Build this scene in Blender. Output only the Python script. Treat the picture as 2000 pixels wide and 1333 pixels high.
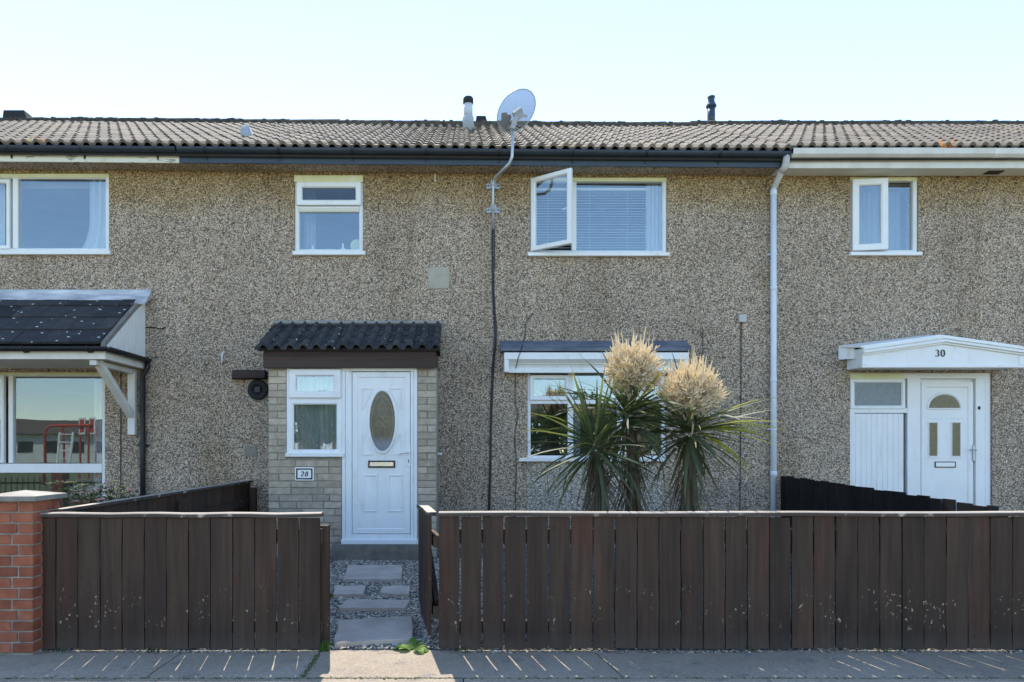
import bpy, math, random
from mathutils import Vector, Matrix, noise as mnoise
random.seed(28)
sc = bpy.context.scene
for o in list(bpy.data.objects): bpy.data.objects.remove(o)

# ---------------------------------------------------------------- camera, sky, sun, exposure
F, VX, VY, H = 1333.0, 905.0, 880.0, 1.5          # focal length and principal point in photo pixels, eye height
W = 8.86                                           # distance of the terrace front
cam = bpy.data.cameras.new('Camera')
cam.lens = 24.0; cam.sensor_width = 36.0
cam.shift_x = (1000 - VX) / 2000.0; cam.shift_y = (VY - 666.5) / 2000.0
cam.clip_start = 0.05; cam.clip_end = 3000
camo = bpy.data.objects.new('Camera', cam); sc.collection.objects.link(camo)
camo.location = (0, 0, H); camo.rotation_euler = (math.radians(90), 0, 0)
sc.camera = camo
SUN_AZ, SUN_EL = math.radians(-11.2), math.radians(57.2)
world = bpy.data.worlds.new('World'); sc.world = world; world.use_nodes = True
wn = world.node_tree.nodes; wl = world.node_tree.links
bg = wn['Background']; sky = wn.new('ShaderNodeTexSky'); sky.sky_type = 'NISHITA'
sky.sun_disc = False; sky.sun_elevation = SUN_EL; sky.sun_rotation = SUN_AZ
sky.air_density = 1.0; sky.dust_density = 0.0; sky.ozone_density = 1.0
wl.new(sky.outputs['Color'], bg.inputs['Color']); bg.inputs['Strength'].default_value = 0.15
sun = bpy.data.lights.new('sun', 'SUN'); sun.energy = 3.0; sun.angle = math.radians(0.5); sun.color = (1.0, 0.93, 0.82)
suno = bpy.data.objects.new('sun', sun); sc.collection.objects.link(suno)
SV = Vector((math.sin(SUN_AZ) * math.cos(SUN_EL), math.cos(SUN_AZ) * math.cos(SUN_EL), math.sin(SUN_EL)))
suno.rotation_euler = SV.to_track_quat('Z', 'Y').to_euler(); suno.location = (0, 0, 30)
sc.view_settings.view_transform = 'Standard'; sc.view_settings.look = 'None'
sc.view_settings.exposure = 1.58; sc.view_settings.gamma = 1.0; sc.view_settings.use_curve_mapping = False
sc.render.engine = 'CYCLES'
sc.cycles.max_bounces = 8; sc.cycles.transparent_max_bounces = 24

# ---------------------------------------------------------------- helpers
def X(x, D=W): return (x - VX) * D / F
def Z(y, D=W): return H - (y - VY) * D / F
def P(x, y, D=W): return Vector((X(x, D), D, Z(y, D)))
GA, GB = 0.01 - 5.15 * 0.06, 0.06
def ground(D): return 0.01 + max(0.0, D - 5.15) * 0.06      # garden rises gently to the house
def G(x, y, up=0.0):
    D = (H - GA - up) / ((y - VY) / F + GB)
    return Vector((X(x, D), D, Z(y, D)))
def R(a): return math.radians(a)
U = random.uniform
ORG = {}
class MB:
    def __init__(s): s.v = []; s.f = []
    def add(s, vs, fs):
        n = len(s.v); s.v += [tuple(v) for v in vs]; s.f += [tuple(i + n for i in f) for f in fs]; return s
    def quad(s, a, b, c, d): return s.add([a, b, c, d], [(0, 1, 2, 3)])
    def box(s, x0, x1, y0, y1, z0, z1):
        x0, x1 = min(x0, x1), max(x0, x1); y0, y1 = min(y0, y1), max(y0, y1); z0, z1 = min(z0, z1), max(z0, z1)
        return s.add([(x0, y0, z0), (x1, y0, z0), (x1, y1, z0), (x0, y1, z0), (x0, y0, z1), (x1, y0, z1), (x1, y1, z1), (x0, y1, z1)],
                     [(0, 1, 5, 4), (1, 2, 6, 5), (2, 3, 7, 6), (3, 0, 4, 7), (4, 5, 6, 7), (3, 2, 1, 0)])
    def rbox(s, x0, x1, y0, y1, z0, z1, c=0.004):           # box with its front (-y) edges chamfered
        x0, x1 = min(x0, x1), max(x0, x1); y0, y1 = min(y0, y1), max(y0, y1); z0, z1 = min(z0, z1), max(z0, z1)
        L = lambda i, y: [(x0 + i, y, z0 + i), (x1 - i, y, z0 + i), (x1 - i, y, z1 - i), (x0 + i, y, z1 - i)]
        vs = L(0, y1) + L(0, y0 + c) + L(c, y0); fs = [(8, 9, 10, 11), (3, 2, 1, 0)]
        for k in (0, 4):
            for j in range(4): fs.append((k + j, k + (j + 1) % 4, k + 4 + (j + 1) % 4, k + 4 + j))
        return s.add(vs, fs)
    def ring(s, x0, x1, z0, z1, prof, cap=False):           # mitred frame: prof = [(inset, y), ...]
        vs = []; fs = []
        for i, y in prof: vs += [(x0 + i, y, z0 + i), (x1 - i, y, z0 + i), (x1 - i, y, z1 - i), (x0 + i, y, z1 - i)]
        for k in range(len(prof) - 1):
            for j in range(4): fs.append((4 * k + j, 4 * k + (j + 1) % 4, 4 * k + 4 + (j + 1) % 4, 4 * k + 4 + j))
        if cap: n = 4 * (len(prof) - 1); fs.append((n, n + 1, n + 2, n + 3))
        return s.add(vs, fs)
    def ell(s, cx, cz, rx, rz, prof, n=40, cap=False, a0=0, a1=360):
        vs = []; fs = []; full = (a1 - a0) >= 359.9; m = n if full else n + 1
        for i, y in prof:
            for k in range(m):
                a = R(a0 + (a1 - a0) * k / n); vs.append((cx + (rx - i) * math.cos(a), y, cz + (rz - i) * math.sin(a)))
        for k in range(len(prof) - 1):
            for j in range(n): fs.append((m * k + j, m * k + (j + 1) % m, m * (k + 1) + (j + 1) % m, m * (k + 1) + j))
        if cap: fs.append(tuple(m * (len(prof) - 1) + j for j in range(m)))
        return s.add(vs, fs)
    def tube(s, pts, r, n=8, caps=True):
        pts = [Vector(p) for p in pts]; m = len(pts); rs = r if isinstance(r, (list, tuple)) else [r] * m
        vs = []; fs = []; prev = None
        for i, p in enumerate(pts):
            t = (pts[min(i + 1, m - 1)] - pts[max(i - 1, 0)]).normalized()
            u = (prev - t * prev.dot(t)) if prev is not None else (Vector((0, 0, 1)).cross(t) if abs(t.z) < .9 else Vector((1, 0, 0)).cross(t))
            u = u.normalized(); prev = u; w = t.cross(u)
            for k in range(n):
                a = 2 * math.pi * k / n; vs.append(p + (u * math.cos(a) + w * math.sin(a)) * rs[i])
        for i in range(m - 1):
            for k in range(n): fs.append((i * n + k, i * n + (k + 1) % n, (i + 1) * n + (k + 1) % n, (i + 1) * n + k))
        if caps: fs += [tuple(range(n - 1, -1, -1)), tuple((m - 1) * n + k for k in range(n))]
        return s.add(vs, fs)
    def lathe(s, c, prof, n=20, axis='z'):                  # prof = [(r, h), ...]
        vs = []; fs = []; c = Vector(c)
        for r, h in prof:
            for k in range(n):
                a = 2 * math.pi * k / n; a_, b_ = r * math.cos(a), r * math.sin(a)
                vs.append(c + (Vector((a_, b_, h)) if axis == 'z' else Vector((a_, -h, b_))))
        for i in range(len(prof) - 1):
            for k in range(n): fs.append((i * n + k, i * n + (k + 1) % n, (i + 1) * n + (k + 1) % n, (i + 1) * n + k))
        fs += [tuple(range(n - 1, -1, -1)), tuple((len(prof) - 1) * n + k for k in range(n))]
        return s.add(vs, fs)
    def prism(s, poly, d):                                  # polygon (3-D points) pushed along vector d
        n = len(poly); d = Vector(d); a = [Vector(p) for p in poly]
        return s.add(a + [p + d for p in a], [tuple(range(n)), tuple(range(2 * n - 1, n - 1, -1))] + [(i, n + i, n + (i + 1) % n, (i + 1) % n) for i in range(n)])
    def beam(s, a, b, w, h, up=(0, 0, 1)):
        a = Vector(a); b = Vector(b); t = (b - a).normalized(); u = t.cross(Vector(up)).normalized(); v = u.cross(t)
        q = [a + u * i * w / 2 + v * j * h / 2 for i, j in ((-1, -1), (1, -1), (1, 1), (-1, 1))]
        return s.prism(q, b - a)
def mesh(mb, mat, smooth=False, org=(0, 0, 0), name='mesh'):
    me = bpy.data.meshes.new(name); ox, oy, oz = org
    me.from_pydata([(x - ox, y - oy, z - oz) for x, y, z in mb.v], [], mb.f); me.update()
    if isinstance(mat, (list, tuple)):
        for m in mat: me.materials.append(m)
    else: me.materials.append(mat)
    if smooth: me.polygons.foreach_set('use_smooth', [True] * len(me.polygons))
    return me
def link(o, parent, org):
    sc.collection.objects.link(o); ORG[o] = Vector(org)
    if parent is not None: o.parent = parent; o.location = Vector(org) - ORG[parent]
    else: o.location = org
    return o
def obj(name, mb, mat, parent=None, smooth=False, fix=True):
    xs, ys, zs = zip(*mb.v)
    org = Vector(((min(xs) + max(xs)) / 2, (min(ys) + max(ys)) / 2, min(zs)))
    me = mesh(mb, mat, smooth, org, name)
    if fix:
        import bmesh
        bm = bmesh.new(); bm.from_mesh(me); bmesh.ops.recalc_face_normals(bm, faces=bm.faces); bm.to_mesh(me); bm.free()
    return link(bpy.data.objects.new(name, me), parent, org)
def inst(name, me, loc, parent=None, rot=(0, 0, 0), scale=(1, 1, 1)):
    o = bpy.data.objects.new(name, me); link(o, parent, loc); o.rotation_euler = rot; o.scale = scale; return o
def tag(o, label, cat=None, group=None, kind=None):
    if label: o['label'] = label
    if cat: o['category'] = cat
    if group: o['group'] = group
    if kind: o['kind'] = kind
    return o
def thing(name, loc, label, cat, group=None):
    o = bpy.data.objects.new(name, None); o.empty_display_size = .1; link(o, None, loc); return tag(o, label, cat, group)
def structure(o): o['kind'] = 'structure'; return o

# ---------------------------------------------------------------- materials
class Mat:
    def __init__(s, name, rough=.6, spec=.4):
        s.m = bpy.data.materials.new(name); s.m.use_nodes = True; s.t = s.m.node_tree
        s.b = s.t.nodes['Principled BSDF']; s.out = s.t.nodes['Material Output']
        s.b.inputs['Roughness'].default_value = rough; s.b.inputs['Specular IOR Level'].default_value = spec
        s._c = None
    def n(s, t, **kw):
        nd = s.t.nodes.new('ShaderNode' + t)
        for k, v in kw.items(): setattr(nd, k, v)
        return nd
    def set(s, nd, i, v):
        if hasattr(v, 'is_linked') or isinstance(v, bpy.types.NodeSocket): s.t.links.new(v, nd.inputs[i])
        else: nd.inputs[i].default_value = v
    def co(s):
        if s._c is None: s._c = s.n('TexCoord').outputs['Object']
        return s._c
    def rco(s, k=37.0):                                     # object coordinates shifted at random per object
        a = s.n('VectorMath', operation='ADD'); r = s.n('ObjectInfo').outputs['Random']
        m = s.n('Math', operation='MULTIPLY'); s.set(m, 0, r); s.set(m, 1, k)
        s.set(a, 0, s.co()); s.set(a, 1, m.outputs[0]); return a.outputs[0]
    def sc(s, co, v):
        m = s.n('VectorMath', operation='MULTIPLY'); s.set(m, 0, co); s.set(m, 1, v); return m.outputs[0]
    def noise(s, co, scale, detail=4, rough=.55):
        nd = s.n('TexNoise'); s.set(nd, 'Vector', co); s.set(nd, 'Scale', scale); s.set(nd, 'Detail', detail); s.set(nd, 'Roughness', rough); return nd.outputs['Fac']
    def voro(s, co, scale, feature='F1', out='Distance'):
        nd = s.n('TexVoronoi', feature=feature); s.set(nd, 'Vector', co); s.set(nd, 'Scale', scale); return nd.outputs[out]
    def ramp(s, fac, stops, interp='LINEAR'):
        nd = s.n('ValToRGB'); nd.color_ramp.interpolation = interp; el = nd.color_ramp.elements
        while len(el) < len(stops): el.new(.5)
        for e, (p, c) in zip(el, stops):
            e.position = p; e.color = (c, c, c, 1) if isinstance(c, (int, float)) else (*c, 1)
        s.set(nd, 0, fac); return nd.outputs[0]
    def mix(s, fac, a, b, blend='MIX'):
        nd = s.n('Mix', data_type='RGBA', blend_type=blend)
        s.set(nd, 0, fac)
        for i, v in ((6, a), (7, b)):
            if isinstance(v, tuple) and len(v) == 3: v = (*v, 1)
            s.set(nd, i, v)
        return nd.outputs[2]
    def math(s, op, a, b=0.0, clamp=False):
        nd = s.n('Math', operation=op); nd.use_clamp = clamp; s.set(nd, 0, a); s.set(nd, 1, b); return nd.outputs[0]
    def sep(s, v):
        nd = s.n('SeparateXYZ'); s.set(nd, 0, v); return nd.outputs
    def rnd(s): return s.n('ObjectInfo').outputs['Random']
    def smooth(s, v, lo, hi):
        nd = s.n('MapRange', interpolation_type='SMOOTHSTEP'); s.set(nd, 0, v); s.set(nd, 1, lo); s.set(nd, 2, hi); return nd.outputs[0]
    def color(s, c):
        if isinstance(c, tuple): c = (*c, 1)
        s.set(s.b, 'Base Color', c); return s
    def bump(s, h, strength=.4, dist=.01):
        nd = s.n('Bump'); s.set(nd, 'Height', h); s.set(nd, 'Strength', strength); s.set(nd, 'Distance', dist)
        s.t.links.new(nd.outputs[0], s.b.inputs['Normal']); return s
def noisy(name, c1, c2, scale=6.0, rough=.6, bump=.0, bscale=60.0, dist=.004, metal=0.0, var=0.0, stretch=None, spec=.4, detail=5):
    m = Mat(name, rough, spec); co = m.rco() if var else m.co()
    if stretch: co = m.sc(co, stretch)
    c = m.mix(m.ramp(m.noise(co, scale, detail), [(.3, 0.0), (.7, 1.0)]), c1, c2)
    if var: c = m.mix(1.0, c, m.ramp(m.rnd(), [(0, 1 - var), (1, 1 + var)]), 'MULTIPLY')
    m.color(c); m.b.inputs['Metallic'].default_value = metal
    if bump: m.bump(m.noise(co, bscale, 4), bump, dist)
    return m.m

def pebble(name, tint=(1, 1, 1), algae=True, z_eave=5.0):
    m = Mat(name, .9, .25); co = m.co()
    v1 = m.n('TexVoronoi', feature='F1'); m.set(v1, 'Vector', co); m.set(v1, 'Scale', 74.0)
    r = m.sep(v1.outputs['Color'])
    base = m.ramp(r[0], [(0, (.05, .043, .034)), (.12, (.125, .105, .082)), (.24, (.335, .285, .225)), (.55, (.475, .415, .335)), (.85, (.575, .51, .425)), (1, (.76, .71, .62))])
    hue = m.ramp(r[1], [(0, (.85, .86, .9)), (.5, (1, 1, 1)), (1, (1.08, .97, .85))])
    c = m.mix(1.0, base, hue, 'MULTIPLY')
    gap = m.smooth(v1.outputs['Distance'], .42, .75)
    c = m.mix(gap, c, (.17, .145, .112))
    big = m.noise(m.sc(co, (1, 1, .55)), .9, 5, .6)
    c = m.mix(1.0, c, m.ramp(big, [(.25, (.80, .79, .76)), (.5, (.98, .97, .95)), (.75, (1.14, 1.12, 1.08))]), 'MULTIPLY')
    streak = m.noise(m.sc(co, (2.2, 2.2, .16)), 1.6, 5, .65)
    c = m.mix(1.0, c, m.ramp(streak, [(.28, (.84, .81, .77)), (.48, (1, 1, 1)), (.72, (1.04, 1.04, 1.04))]), 'MULTIPLY')
    if algae:
        z = m.sep(co)[2]
        za = m.math('ADD', z, m.math('MULTIPLY', m.math('SUBTRACT', m.noise(co, 1.7, 5, .6), .5), .55))
        msk = m.math('MULTIPLY', m.smooth(za, z_eave - .36, z_eave + .10), .8)
        c = m.mix(msk, c, m.mix(1.0, c, (.80, .70, .42), 'MULTIPLY'))
        blot = m.smooth(m.noise(m.sc(co, (.6, .6, .35)), 1.3, 6, .65), .56, .72)
        c = m.mix(m.math('MULTIPLY', blot, .8), c, m.mix(1.0, c, (.70, .66, .55), 'MULTIPLY'))
    c = m.mix(1.0, c, tint, 'MULTIPLY')
    m.color(c)
    h = m.math('SUBTRACT', 1.0, v1.outputs['Distance'])
    m.bump(m.math('ADD', h, m.math('MULTIPLY', r[2], .5)), .7, .007)
    return m.m
def board_mat(name, c1, c2, chips=True, rough=.7, horiz=False):
    m = Mat(name, rough, .25); co = m.rco(53.0)
    if horiz: co = m.sc(co, (.05, 1, 20))
    g = m.noise(m.sc(co, (38, 38, 1.6)), 1.0, 6, .62); g2 = m.noise(m.sc(co, (9, 9, .9)), 1.0, 4, .6)
    c = m.mix(m.ramp(g, [(.28, 0.0), (.75, 1.0)]), c1, c2)
    c = m.mix(1.0, c, m.ramp(g2, [(.3, (.68, .68, .70)), (.7, (1.28, 1.22, 1.16))]), 'MULTIPLY')
    c = m.mix(1.0, c, m.ramp(m.rnd(), [(0, (.78, .76, .74)), (.35, (1.0, .96, .92)), (.7, (1.10, 1.06, 1.02)), (1, (1.22, 1.08, .98))]), 'MULTIPLY')
    kn = m.voro(m.sc(co, (1.2, 1.2, .8)), 5.2); c = m.mix(m.math('MULTIPLY', m.math('SUBTRACT', 1.0, m.smooth(kn, .02, .10)), .6), c, (.014, .011, .010))
    red = m.smooth(m.noise(m.sc(co, (3, 3, .8)), 1.0, 3), .52, .68); c = m.mix(m.math('MULTIPLY', red, .6), c, m.mix(1.0, c, (1.35, .88, .80), 'MULTIPLY'))
    if chips:
        z = m.sep(m.co())[2]
        band = m.math('MULTIPLY', m.smooth(z, .10, .22), m.math('SUBTRACT', 1.0, m.smooth(z, .36, .52)))
        ch = m.smooth(m.noise(m.sc(co, (1, 1, .6)), 46.0, 3, .6), .625, .655)
        ch = m.math('MULTIPLY', m.math('MULTIPLY', ch, band), m.smooth(m.noise(co, 3.4, 2), .52, .60))
        c = m.mix(ch, c, (.34, .28, .20))
        dst = m.math('MULTIPLY', m.smooth(z, .14, .0), m.noise(co, 9, 4)); c = m.mix(m.math('MULTIPLY', dst, .55), c, (.10, .085, .07))
    m.color(c); m.bump(g, .35, .003); return m.m
def tile_mat(name, c1, c2, lichen, lamt=.6, lscale=28.0, specks=None, sr=.11):
    m = Mat(name, .85, .25); co = m.rco(61.0)
    c = m.mix(m.ramp(m.noise(co, 9.0, 5), [(.3, 0.0), (.7, 1.0)]), c1, c2)
    c = m.mix(1.0, c, m.ramp(m.rnd(), [(0, (.62, .62, .62)), (.5, (1.0, .97, .94)), (.9, (1.2, 1.12, 1.04)), (1, (1.4, 1.3, 1.2))]), 'MULTIPLY')
    c = m.mix(m.math('MULTIPLY', m.smooth(m.noise(co, lscale, 4, .6), .54, .68), lamt), c, lichen)
    if specks:
        v = m.n('TexVoronoi', feature='F1'); m.set(v, 'Vector', m.sc(co, (.8, 1.2, 1))); m.set(v, 'Scale', specks)
        sp = m.math('MULTIPLY', m.math('SUBTRACT', 1.0, m.smooth(v.outputs['Distance'], sr, sr + .04)), m.math('GREATER_THAN', m.sep(v.outputs['Color'])[0], .62))
        c = m.mix(sp, c, (.66, .66, .62))
    m.color(c); m.bump(m.noise(co, 70, 4), .35, .004); return m.m
def glass_mat(name, f0=.125, tint=(.93, .96, .95), rough=0.0, dirt=.0):
    m = Mat(name); nt = m.t; nt.nodes.remove(m.b)
    tr = m.n('BsdfTransparent'); gl = m.n('BsdfGlossy'); fr = m.n('LayerWeight'); fr.inputs[0].default_value = .5; mx = m.n('MixShader')
    tr.inputs[0].default_value = (*tint, 1); gl.inputs['Color'].default_value = (.80, .92, 1.0, 1); gl.inputs['Roughness'].default_value = rough
    nd = m.n('Bump'); m.set(nd, 'Height', m.noise(m.rco(), 1.3, 1)); m.set(nd, 'Strength', .05); m.set(nd, 'Distance', .02)
    nt.links.new(nd.outputs[0], gl.inputs['Normal'])
    fac = m.math('ADD', f0, m.math('MULTIPLY', m.math('POWER', fr.outputs['Facing'], 5.0), 1 - f0)); nt.links.new(fac, mx.inputs[0]); nt.links.new(tr.outputs[0], mx.inputs[1]); nt.links.new(gl.outputs[0], mx.inputs[2])
    nt.links.new(mx.outputs[0], m.out.inputs[0]); return m.m
def leaf_mat(name, c1, c2, tip=None, trans=.35, rough=.55, scale=3.0, tcol=(1.9, 1.9, .9), var=True):
    m = Mat(name, rough, .3); co = m.rco(11.0)
    c = m.mix(m.ramp(m.noise(co, scale, 3), [(.3, 0.0), (.7, 1.0)]), c1, c2)
    if var: c = m.mix(1.0, c, m.ramp(m.rnd(), [(0, (.75, .80, .8)), (.8, (1.1, 1.05, 1.0)), (1, (1.4, 1.28, .95))]), 'MULTIPLY')
    if tip: c = m.mix(m.smooth(m.sep(m.co())[0], .50, .80), c, tip)
    m.color(c); tl = m.n('BsdfTranslucent'); m.set(tl, 0, m.mix(1.0, c, tcol, 'MULTIPLY')); mx = m.n('MixShader')
    mx.inputs[0].default_value = trans; m.t.links.new(m.b.outputs[0], mx.inputs[1]); m.t.links.new(tl.outputs[0], mx.inputs[2]); m.t.links.new(mx.outputs[0], m.out.inputs[0]); return m.m
def fabric(name, c, trans=.3, alpha=1.0, dots=False):
    m = Mat(name, .9, .1); m.color(c); tl = m.n('BsdfTranslucent'); tl.inputs[0].default_value = (*c, 1); mx = m.n('MixShader')
    mx.inputs[0].default_value = trans; m.t.links.new(m.b.outputs[0], mx.inputs[1]); m.t.links.new(tl.outputs[0], mx.inputs[2]); last = mx.outputs[0]
    if alpha < 1:
        tp = m.n('BsdfTransparent'); m2 = m.n('MixShader'); fac = alpha
        if dots:
            d = m.voro(m.co(), 11.0); fac = m.ramp(d, [(.0, .95), (.13, .95), (.17, alpha)])
        m.set(m2, 0, fac); m.t.links.new(tp.outputs[0], m2.inputs[1]); m.t.links.new(last, m2.inputs[2]); last = m2.outputs[0]
    m.t.links.new(last, m.out.inputs[0]); return m.m

M = {}
M['peb'] = pebble('pebbledash', (1.02, .965, .93)); M['peb_grey'] = pebble('pebbledash_newer', (1.22, 1.26, 1.30), False)
def upvc_mat():
    m = Mat('white_upvc', .38, .4); co = m.rco(); c = m.mix(m.ramp(m.noise(co, 2.5, 4), [(.3, 0.), (.7, 1.)]), (.79, .795, .78), (.73, .735, .715))
    d = m.math('MULTIPLY', m.smooth(m.noise(m.sc(co, (1, 1, .35)), 7, 6, .7), .52, .75), .45); c = m.mix(d, c, (.50, .48, .38)); m.color(c); return m.m
M['upvc'] = upvc_mat()
def algae_white():
    m = Mat('algae_stained_white', .55, .3); c = m.mix(m.ramp(m.noise(m.co(), 5, 5), [(.3, 0.), (.7, 1.)]), (.60, .60, .30), (.74, .72, .50)); m.color(c); return m.m
M['algae'] = algae_white()
def flaky():
    m = Mat('flaking_cream_paint', .75, .2); co = m.co(); c = m.mix(m.noise(co, 4, 4), (.62, .60, .50), (.74, .71, .60))
    fl = m.smooth(m.noise(m.sc(co, (.35, 1, 1.3)), 11, 6, .65), .57, .62); c = m.mix(fl, c, (.30, .29, .26))
    gr = m.smooth(m.noise(co, 2.2, 4), .52, .66); c = m.mix(m.math('MULTIPLY', gr, .6), c, (.50, .48, .26)); m.color(c); m.bump(fl, .5, .003); return m.m
M['flaky'] = flaky()
M['gutter_white'] = noisy('weathered_white_gutter', (.56, .55, .50), (.70, .69, .65), 4, .7, .2, 60, var=.05)
M['soffit'] = noisy('cream_soffit', (.60, .58, .47), (.68, .66, .57), 2, .7)
M['navy'] = noisy('dark_navy_plastic', (.020, .028, .040), (.028, .040, .055), 5, .38)
M['navyboard'] = noisy('dark_blue_fascia', (.030, .048, .070), (.042, .062, .085), 3, .5)
M['black'] = noisy('black_plastic', (.012, .012, .014), (.02, .02, .022), 5, .45)
M['brownwood'] = board_mat('dark_brown_fascia_wood', (.040, .030, .027), (.060, .047, .042), False, .7, True)
M['fence'] = board_mat('brown_stained_fence', (.032, .022, .0168), (.057, .041, .0315))
M['fence_dark'] = board_mat('black_stained_fence', (.007, .007, .008), (.014, .0135, .015), False)
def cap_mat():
    m = Mat('sunlit_worn_capping', .75, .2); co = m.sc(m.co(), (.4, 3, 3)); g = m.ramp(m.noise(co, 5, 5), [(.3, 0.), (.7, 1.)])
    brown = m.mix(g, (.050, .038, .031), (.085, .066, .054)); bare_lit = m.mix(g, (.24, .205, .165), (.42, .37, .31))
    nz = m.sep(m.n('NewGeometry').outputs['True Normal'])[2]; sun_wear = m.math('ADD', m.smooth(nz, .3, .8), m.smooth(m.noise(m.co(), 9, 5), .60, .72), True)  # upward faces paled to carry the sunlit top; noise patches are worn wood
    m.color(m.mix(sun_wear, brown, bare_lit)); m.bump(m.noise(co, 40, 4), .3, .004); return m.m
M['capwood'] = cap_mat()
M['capwood_brown'] = noisy('brown_fence_capping', (.10, .075, .062), (.17, .13, .11), 4, .7, .3, 40, stretch=(.4, 3, 3))
M['tile'] = tile_mat('weathered_roof_tile', (.105, .090, .074), (.165, .143, .118), (.27, .25, .205), .5, 30)
M['ridge'] = tile_mat('mossy_ridge', (.045, .042, .036), (.085, .077, .065), (.15, .14, .10), .6, 16)
M['porchtile'] = tile_mat('charcoal_porch_tile', (.038, .041, .047), (.066, .067, .072), (.11, .13, .095), .35, 22, 13.0)
M['slatetile'] = tile_mat('dark_flat_tile', (.030, .032, .037), (.046, .047, .052), (.09, .06, .05), .3, 9, 13.0, .15)
M['verge'] = noisy('mortared_verge', (.15, .135, .115), (.23, .21, .18), 9, .9, .5, 50)
M['felt'] = noisy('roofing_felt', (.02, .02, .02), (.03, .03, .03), 8, .9)
M['lead'] = noisy('lead_flashing', (.26, .27, .29), (.66, .67, .68), 5.5, .45, .3, 12, .01, stretch=(.5, 1, 2))
M['bluelead'] = noisy('blue_grey_flashing', (.060, .075, .105), (.16, .175, .20), 6.5, .55, .25, 20, .006, stretch=(.5, 1, 2))
M['mortar'] = noisy('mortar', (.24, .22, .185), (.32, .30, .26), 12, .95, .4, 90)
M['patch'] = noisy('mortar_patch', (.34, .315, .245), (.42, .39, .31), 9, .95, .3, 70)
M['stepmortar'] = noisy('dark_step_mortar', (.13, .115, .095), (.22, .195, .16), 9, .95, .5, 40, .01)
M['darkpatch'] = noisy('grey_patch', (.22, .20, .17), (.27, .25, .21), 14, .95, .3, 70)
M['buff'] = noisy('buff_split_brick', (.335, .27, .195), (.47, .40, .30), 14, .9, .6, 55, .006, var=.20)
M['redbrick'] = noisy('red_brick', (.17, .052, .028), (.30, .105, .060), 8, .9, .5, 70, .005, var=.22)
M['redmortar'] = noisy('pier_mortar', (.15, .138, .115), (.30, .28, .24), 11, .95, .4, 60)
M['concrete'] = noisy('concrete', (.36, .335, .295), (.46, .43, .385), 7, .9, .35, 90)
M['coping'] = noisy('concrete_coping', (.24, .215, .18), (.36, .325, .28), 9, .9, .4, 80)
M['coping_edge'] = noisy('mossy_coping', (.16, .16, .145), (.23, .225, .20), 9, .9, .4, 80)
M['glass'] = glass_mat('window_glass'); M['glass3'] = glass_mat('dim_reflection_glass', .075); M['glass2'] = glass_mat('window_glass_vent', .045)  # glass3: same glass, reflectivity cut to dim the bright horizon sky
M['galv'] = noisy('galvanised_steel', (.34, .37, .40), (.48, .51, .54), 14, .42, metal=.55)
M['pipe'] = noisy('pale_grey_pipe', (.60, .64, .68), (.68, .71, .74), 3, .4)
M['pipe_dirty'] = noisy('dirty_grey_pipe', (.38, .35, .31), (.58, .57, .55), 6, .55)
M['flue'] = noisy('grey_white_flue', (.48, .50, .52), (.58, .60, .61), 6, .5)
M['flue_dark'] = noisy('dark_blue_flue', (.028, .045, .062), (.045, .065, .085), 6, .4)
M['cowl'] = noisy('pale_grey_cowl', (.30, .33, .37), (.42, .45, .48), 7, .6)
M['slab'] = noisy('purple_grey_stone', (.33, .278, .23), (.46, .395, .335), 5, .85, .5, 26, .008, var=.08)
M['room'] = noisy('interior_plaster', (.34, .31, .27), (.40, .37, .33), 2, .9)
M['blind'] = noisy('white_blind', (.70, .72, .74), (.74, .76, .78), 3, .5)
M['curtain'] = fabric('white_curtain', (.74, .76, .78), .35); M['net'] = fabric('net_curtain', (.78, .80, .80), .4, .55, True); M['net2'] = fabric('plain_net', (.72, .76, .80), .4, .6)
M['leaf'] = leaf_mat('cordyline_leaf', (.060, .085, .042), (.105, .125, .068), (.20, .17, .07))
M['leaf_sun'] = leaf_mat('cordyline_sunlit_leaf', (.24, .28, .035), (.34, .34, .05), (.42, .34, .09), .5)  # copy of the leaf with sunlight put into its yellow colour
M['dead'] = leaf_mat('dead_cordyline_leaf', (.10, .078, .05), (.20, .165, .11), None, .2, .8)
M['trunk'] = noisy('cordyline_trunk', (.11, .095, .08), (.19, .165, .14), 12, .9, .6, 30, .01, stretch=(1, 1, 2.5))
M['flower'] = leaf_mat('cream_flower', (.78, .69, .50), (.87, .81, .66), None, .45, .8, 9, (1.08, 1.0, .88), False)
M['flowercore'] = leaf_mat('flower_stalk', (.34, .25, .15), (.44, .34, .22), None, .2, .8, 9, (1, 1, 1), False)
M['green'] = leaf_mat('fresh_green_leaf', (.07, .15, .02), (.13, .24, .04), None, .4)
M['shrub'] = leaf_mat('shrub_leaf', (.04, .075, .025), (.09, .12, .04), None, .3); M['petal_y'] = noisy('yellow_petal', (.62, .48, .16), (.72, .62, .36), 20, .7, var=.2); M['petal_p'] = noisy('pink_petal', (.62, .30, .26), (.72, .46, .38), 20, .7, var=.2)
M['twig'] = noisy('twig', (.10, .07, .05), (.17, .12, .09), 20, .9)
M['number'] = noisy('black_paint', (.008, .008, .01), (.012, .012, .014), 5, .4)
M['plaque'] = noisy('white_plaque', (.78, .78, .76), (.82, .82, .80), 5, .3)
M['chrome'] = noisy('polished_metal', (.62, .60, .56), (.72, .70, .67), 9, .22, metal=1.0)
M['red_steel'] = noisy('red_paint', (.50, .05, .03), (.60, .08, .05), 5, .4); M['white_steel'] = noisy('white_paint', (.75, .75, .73), (.80, .80, .78), 5, .4)
M['weed_red'] = leaf_mat('red_stonecrop', (.42, .14, .08), (.50, .24, .10), None, .3)
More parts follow.
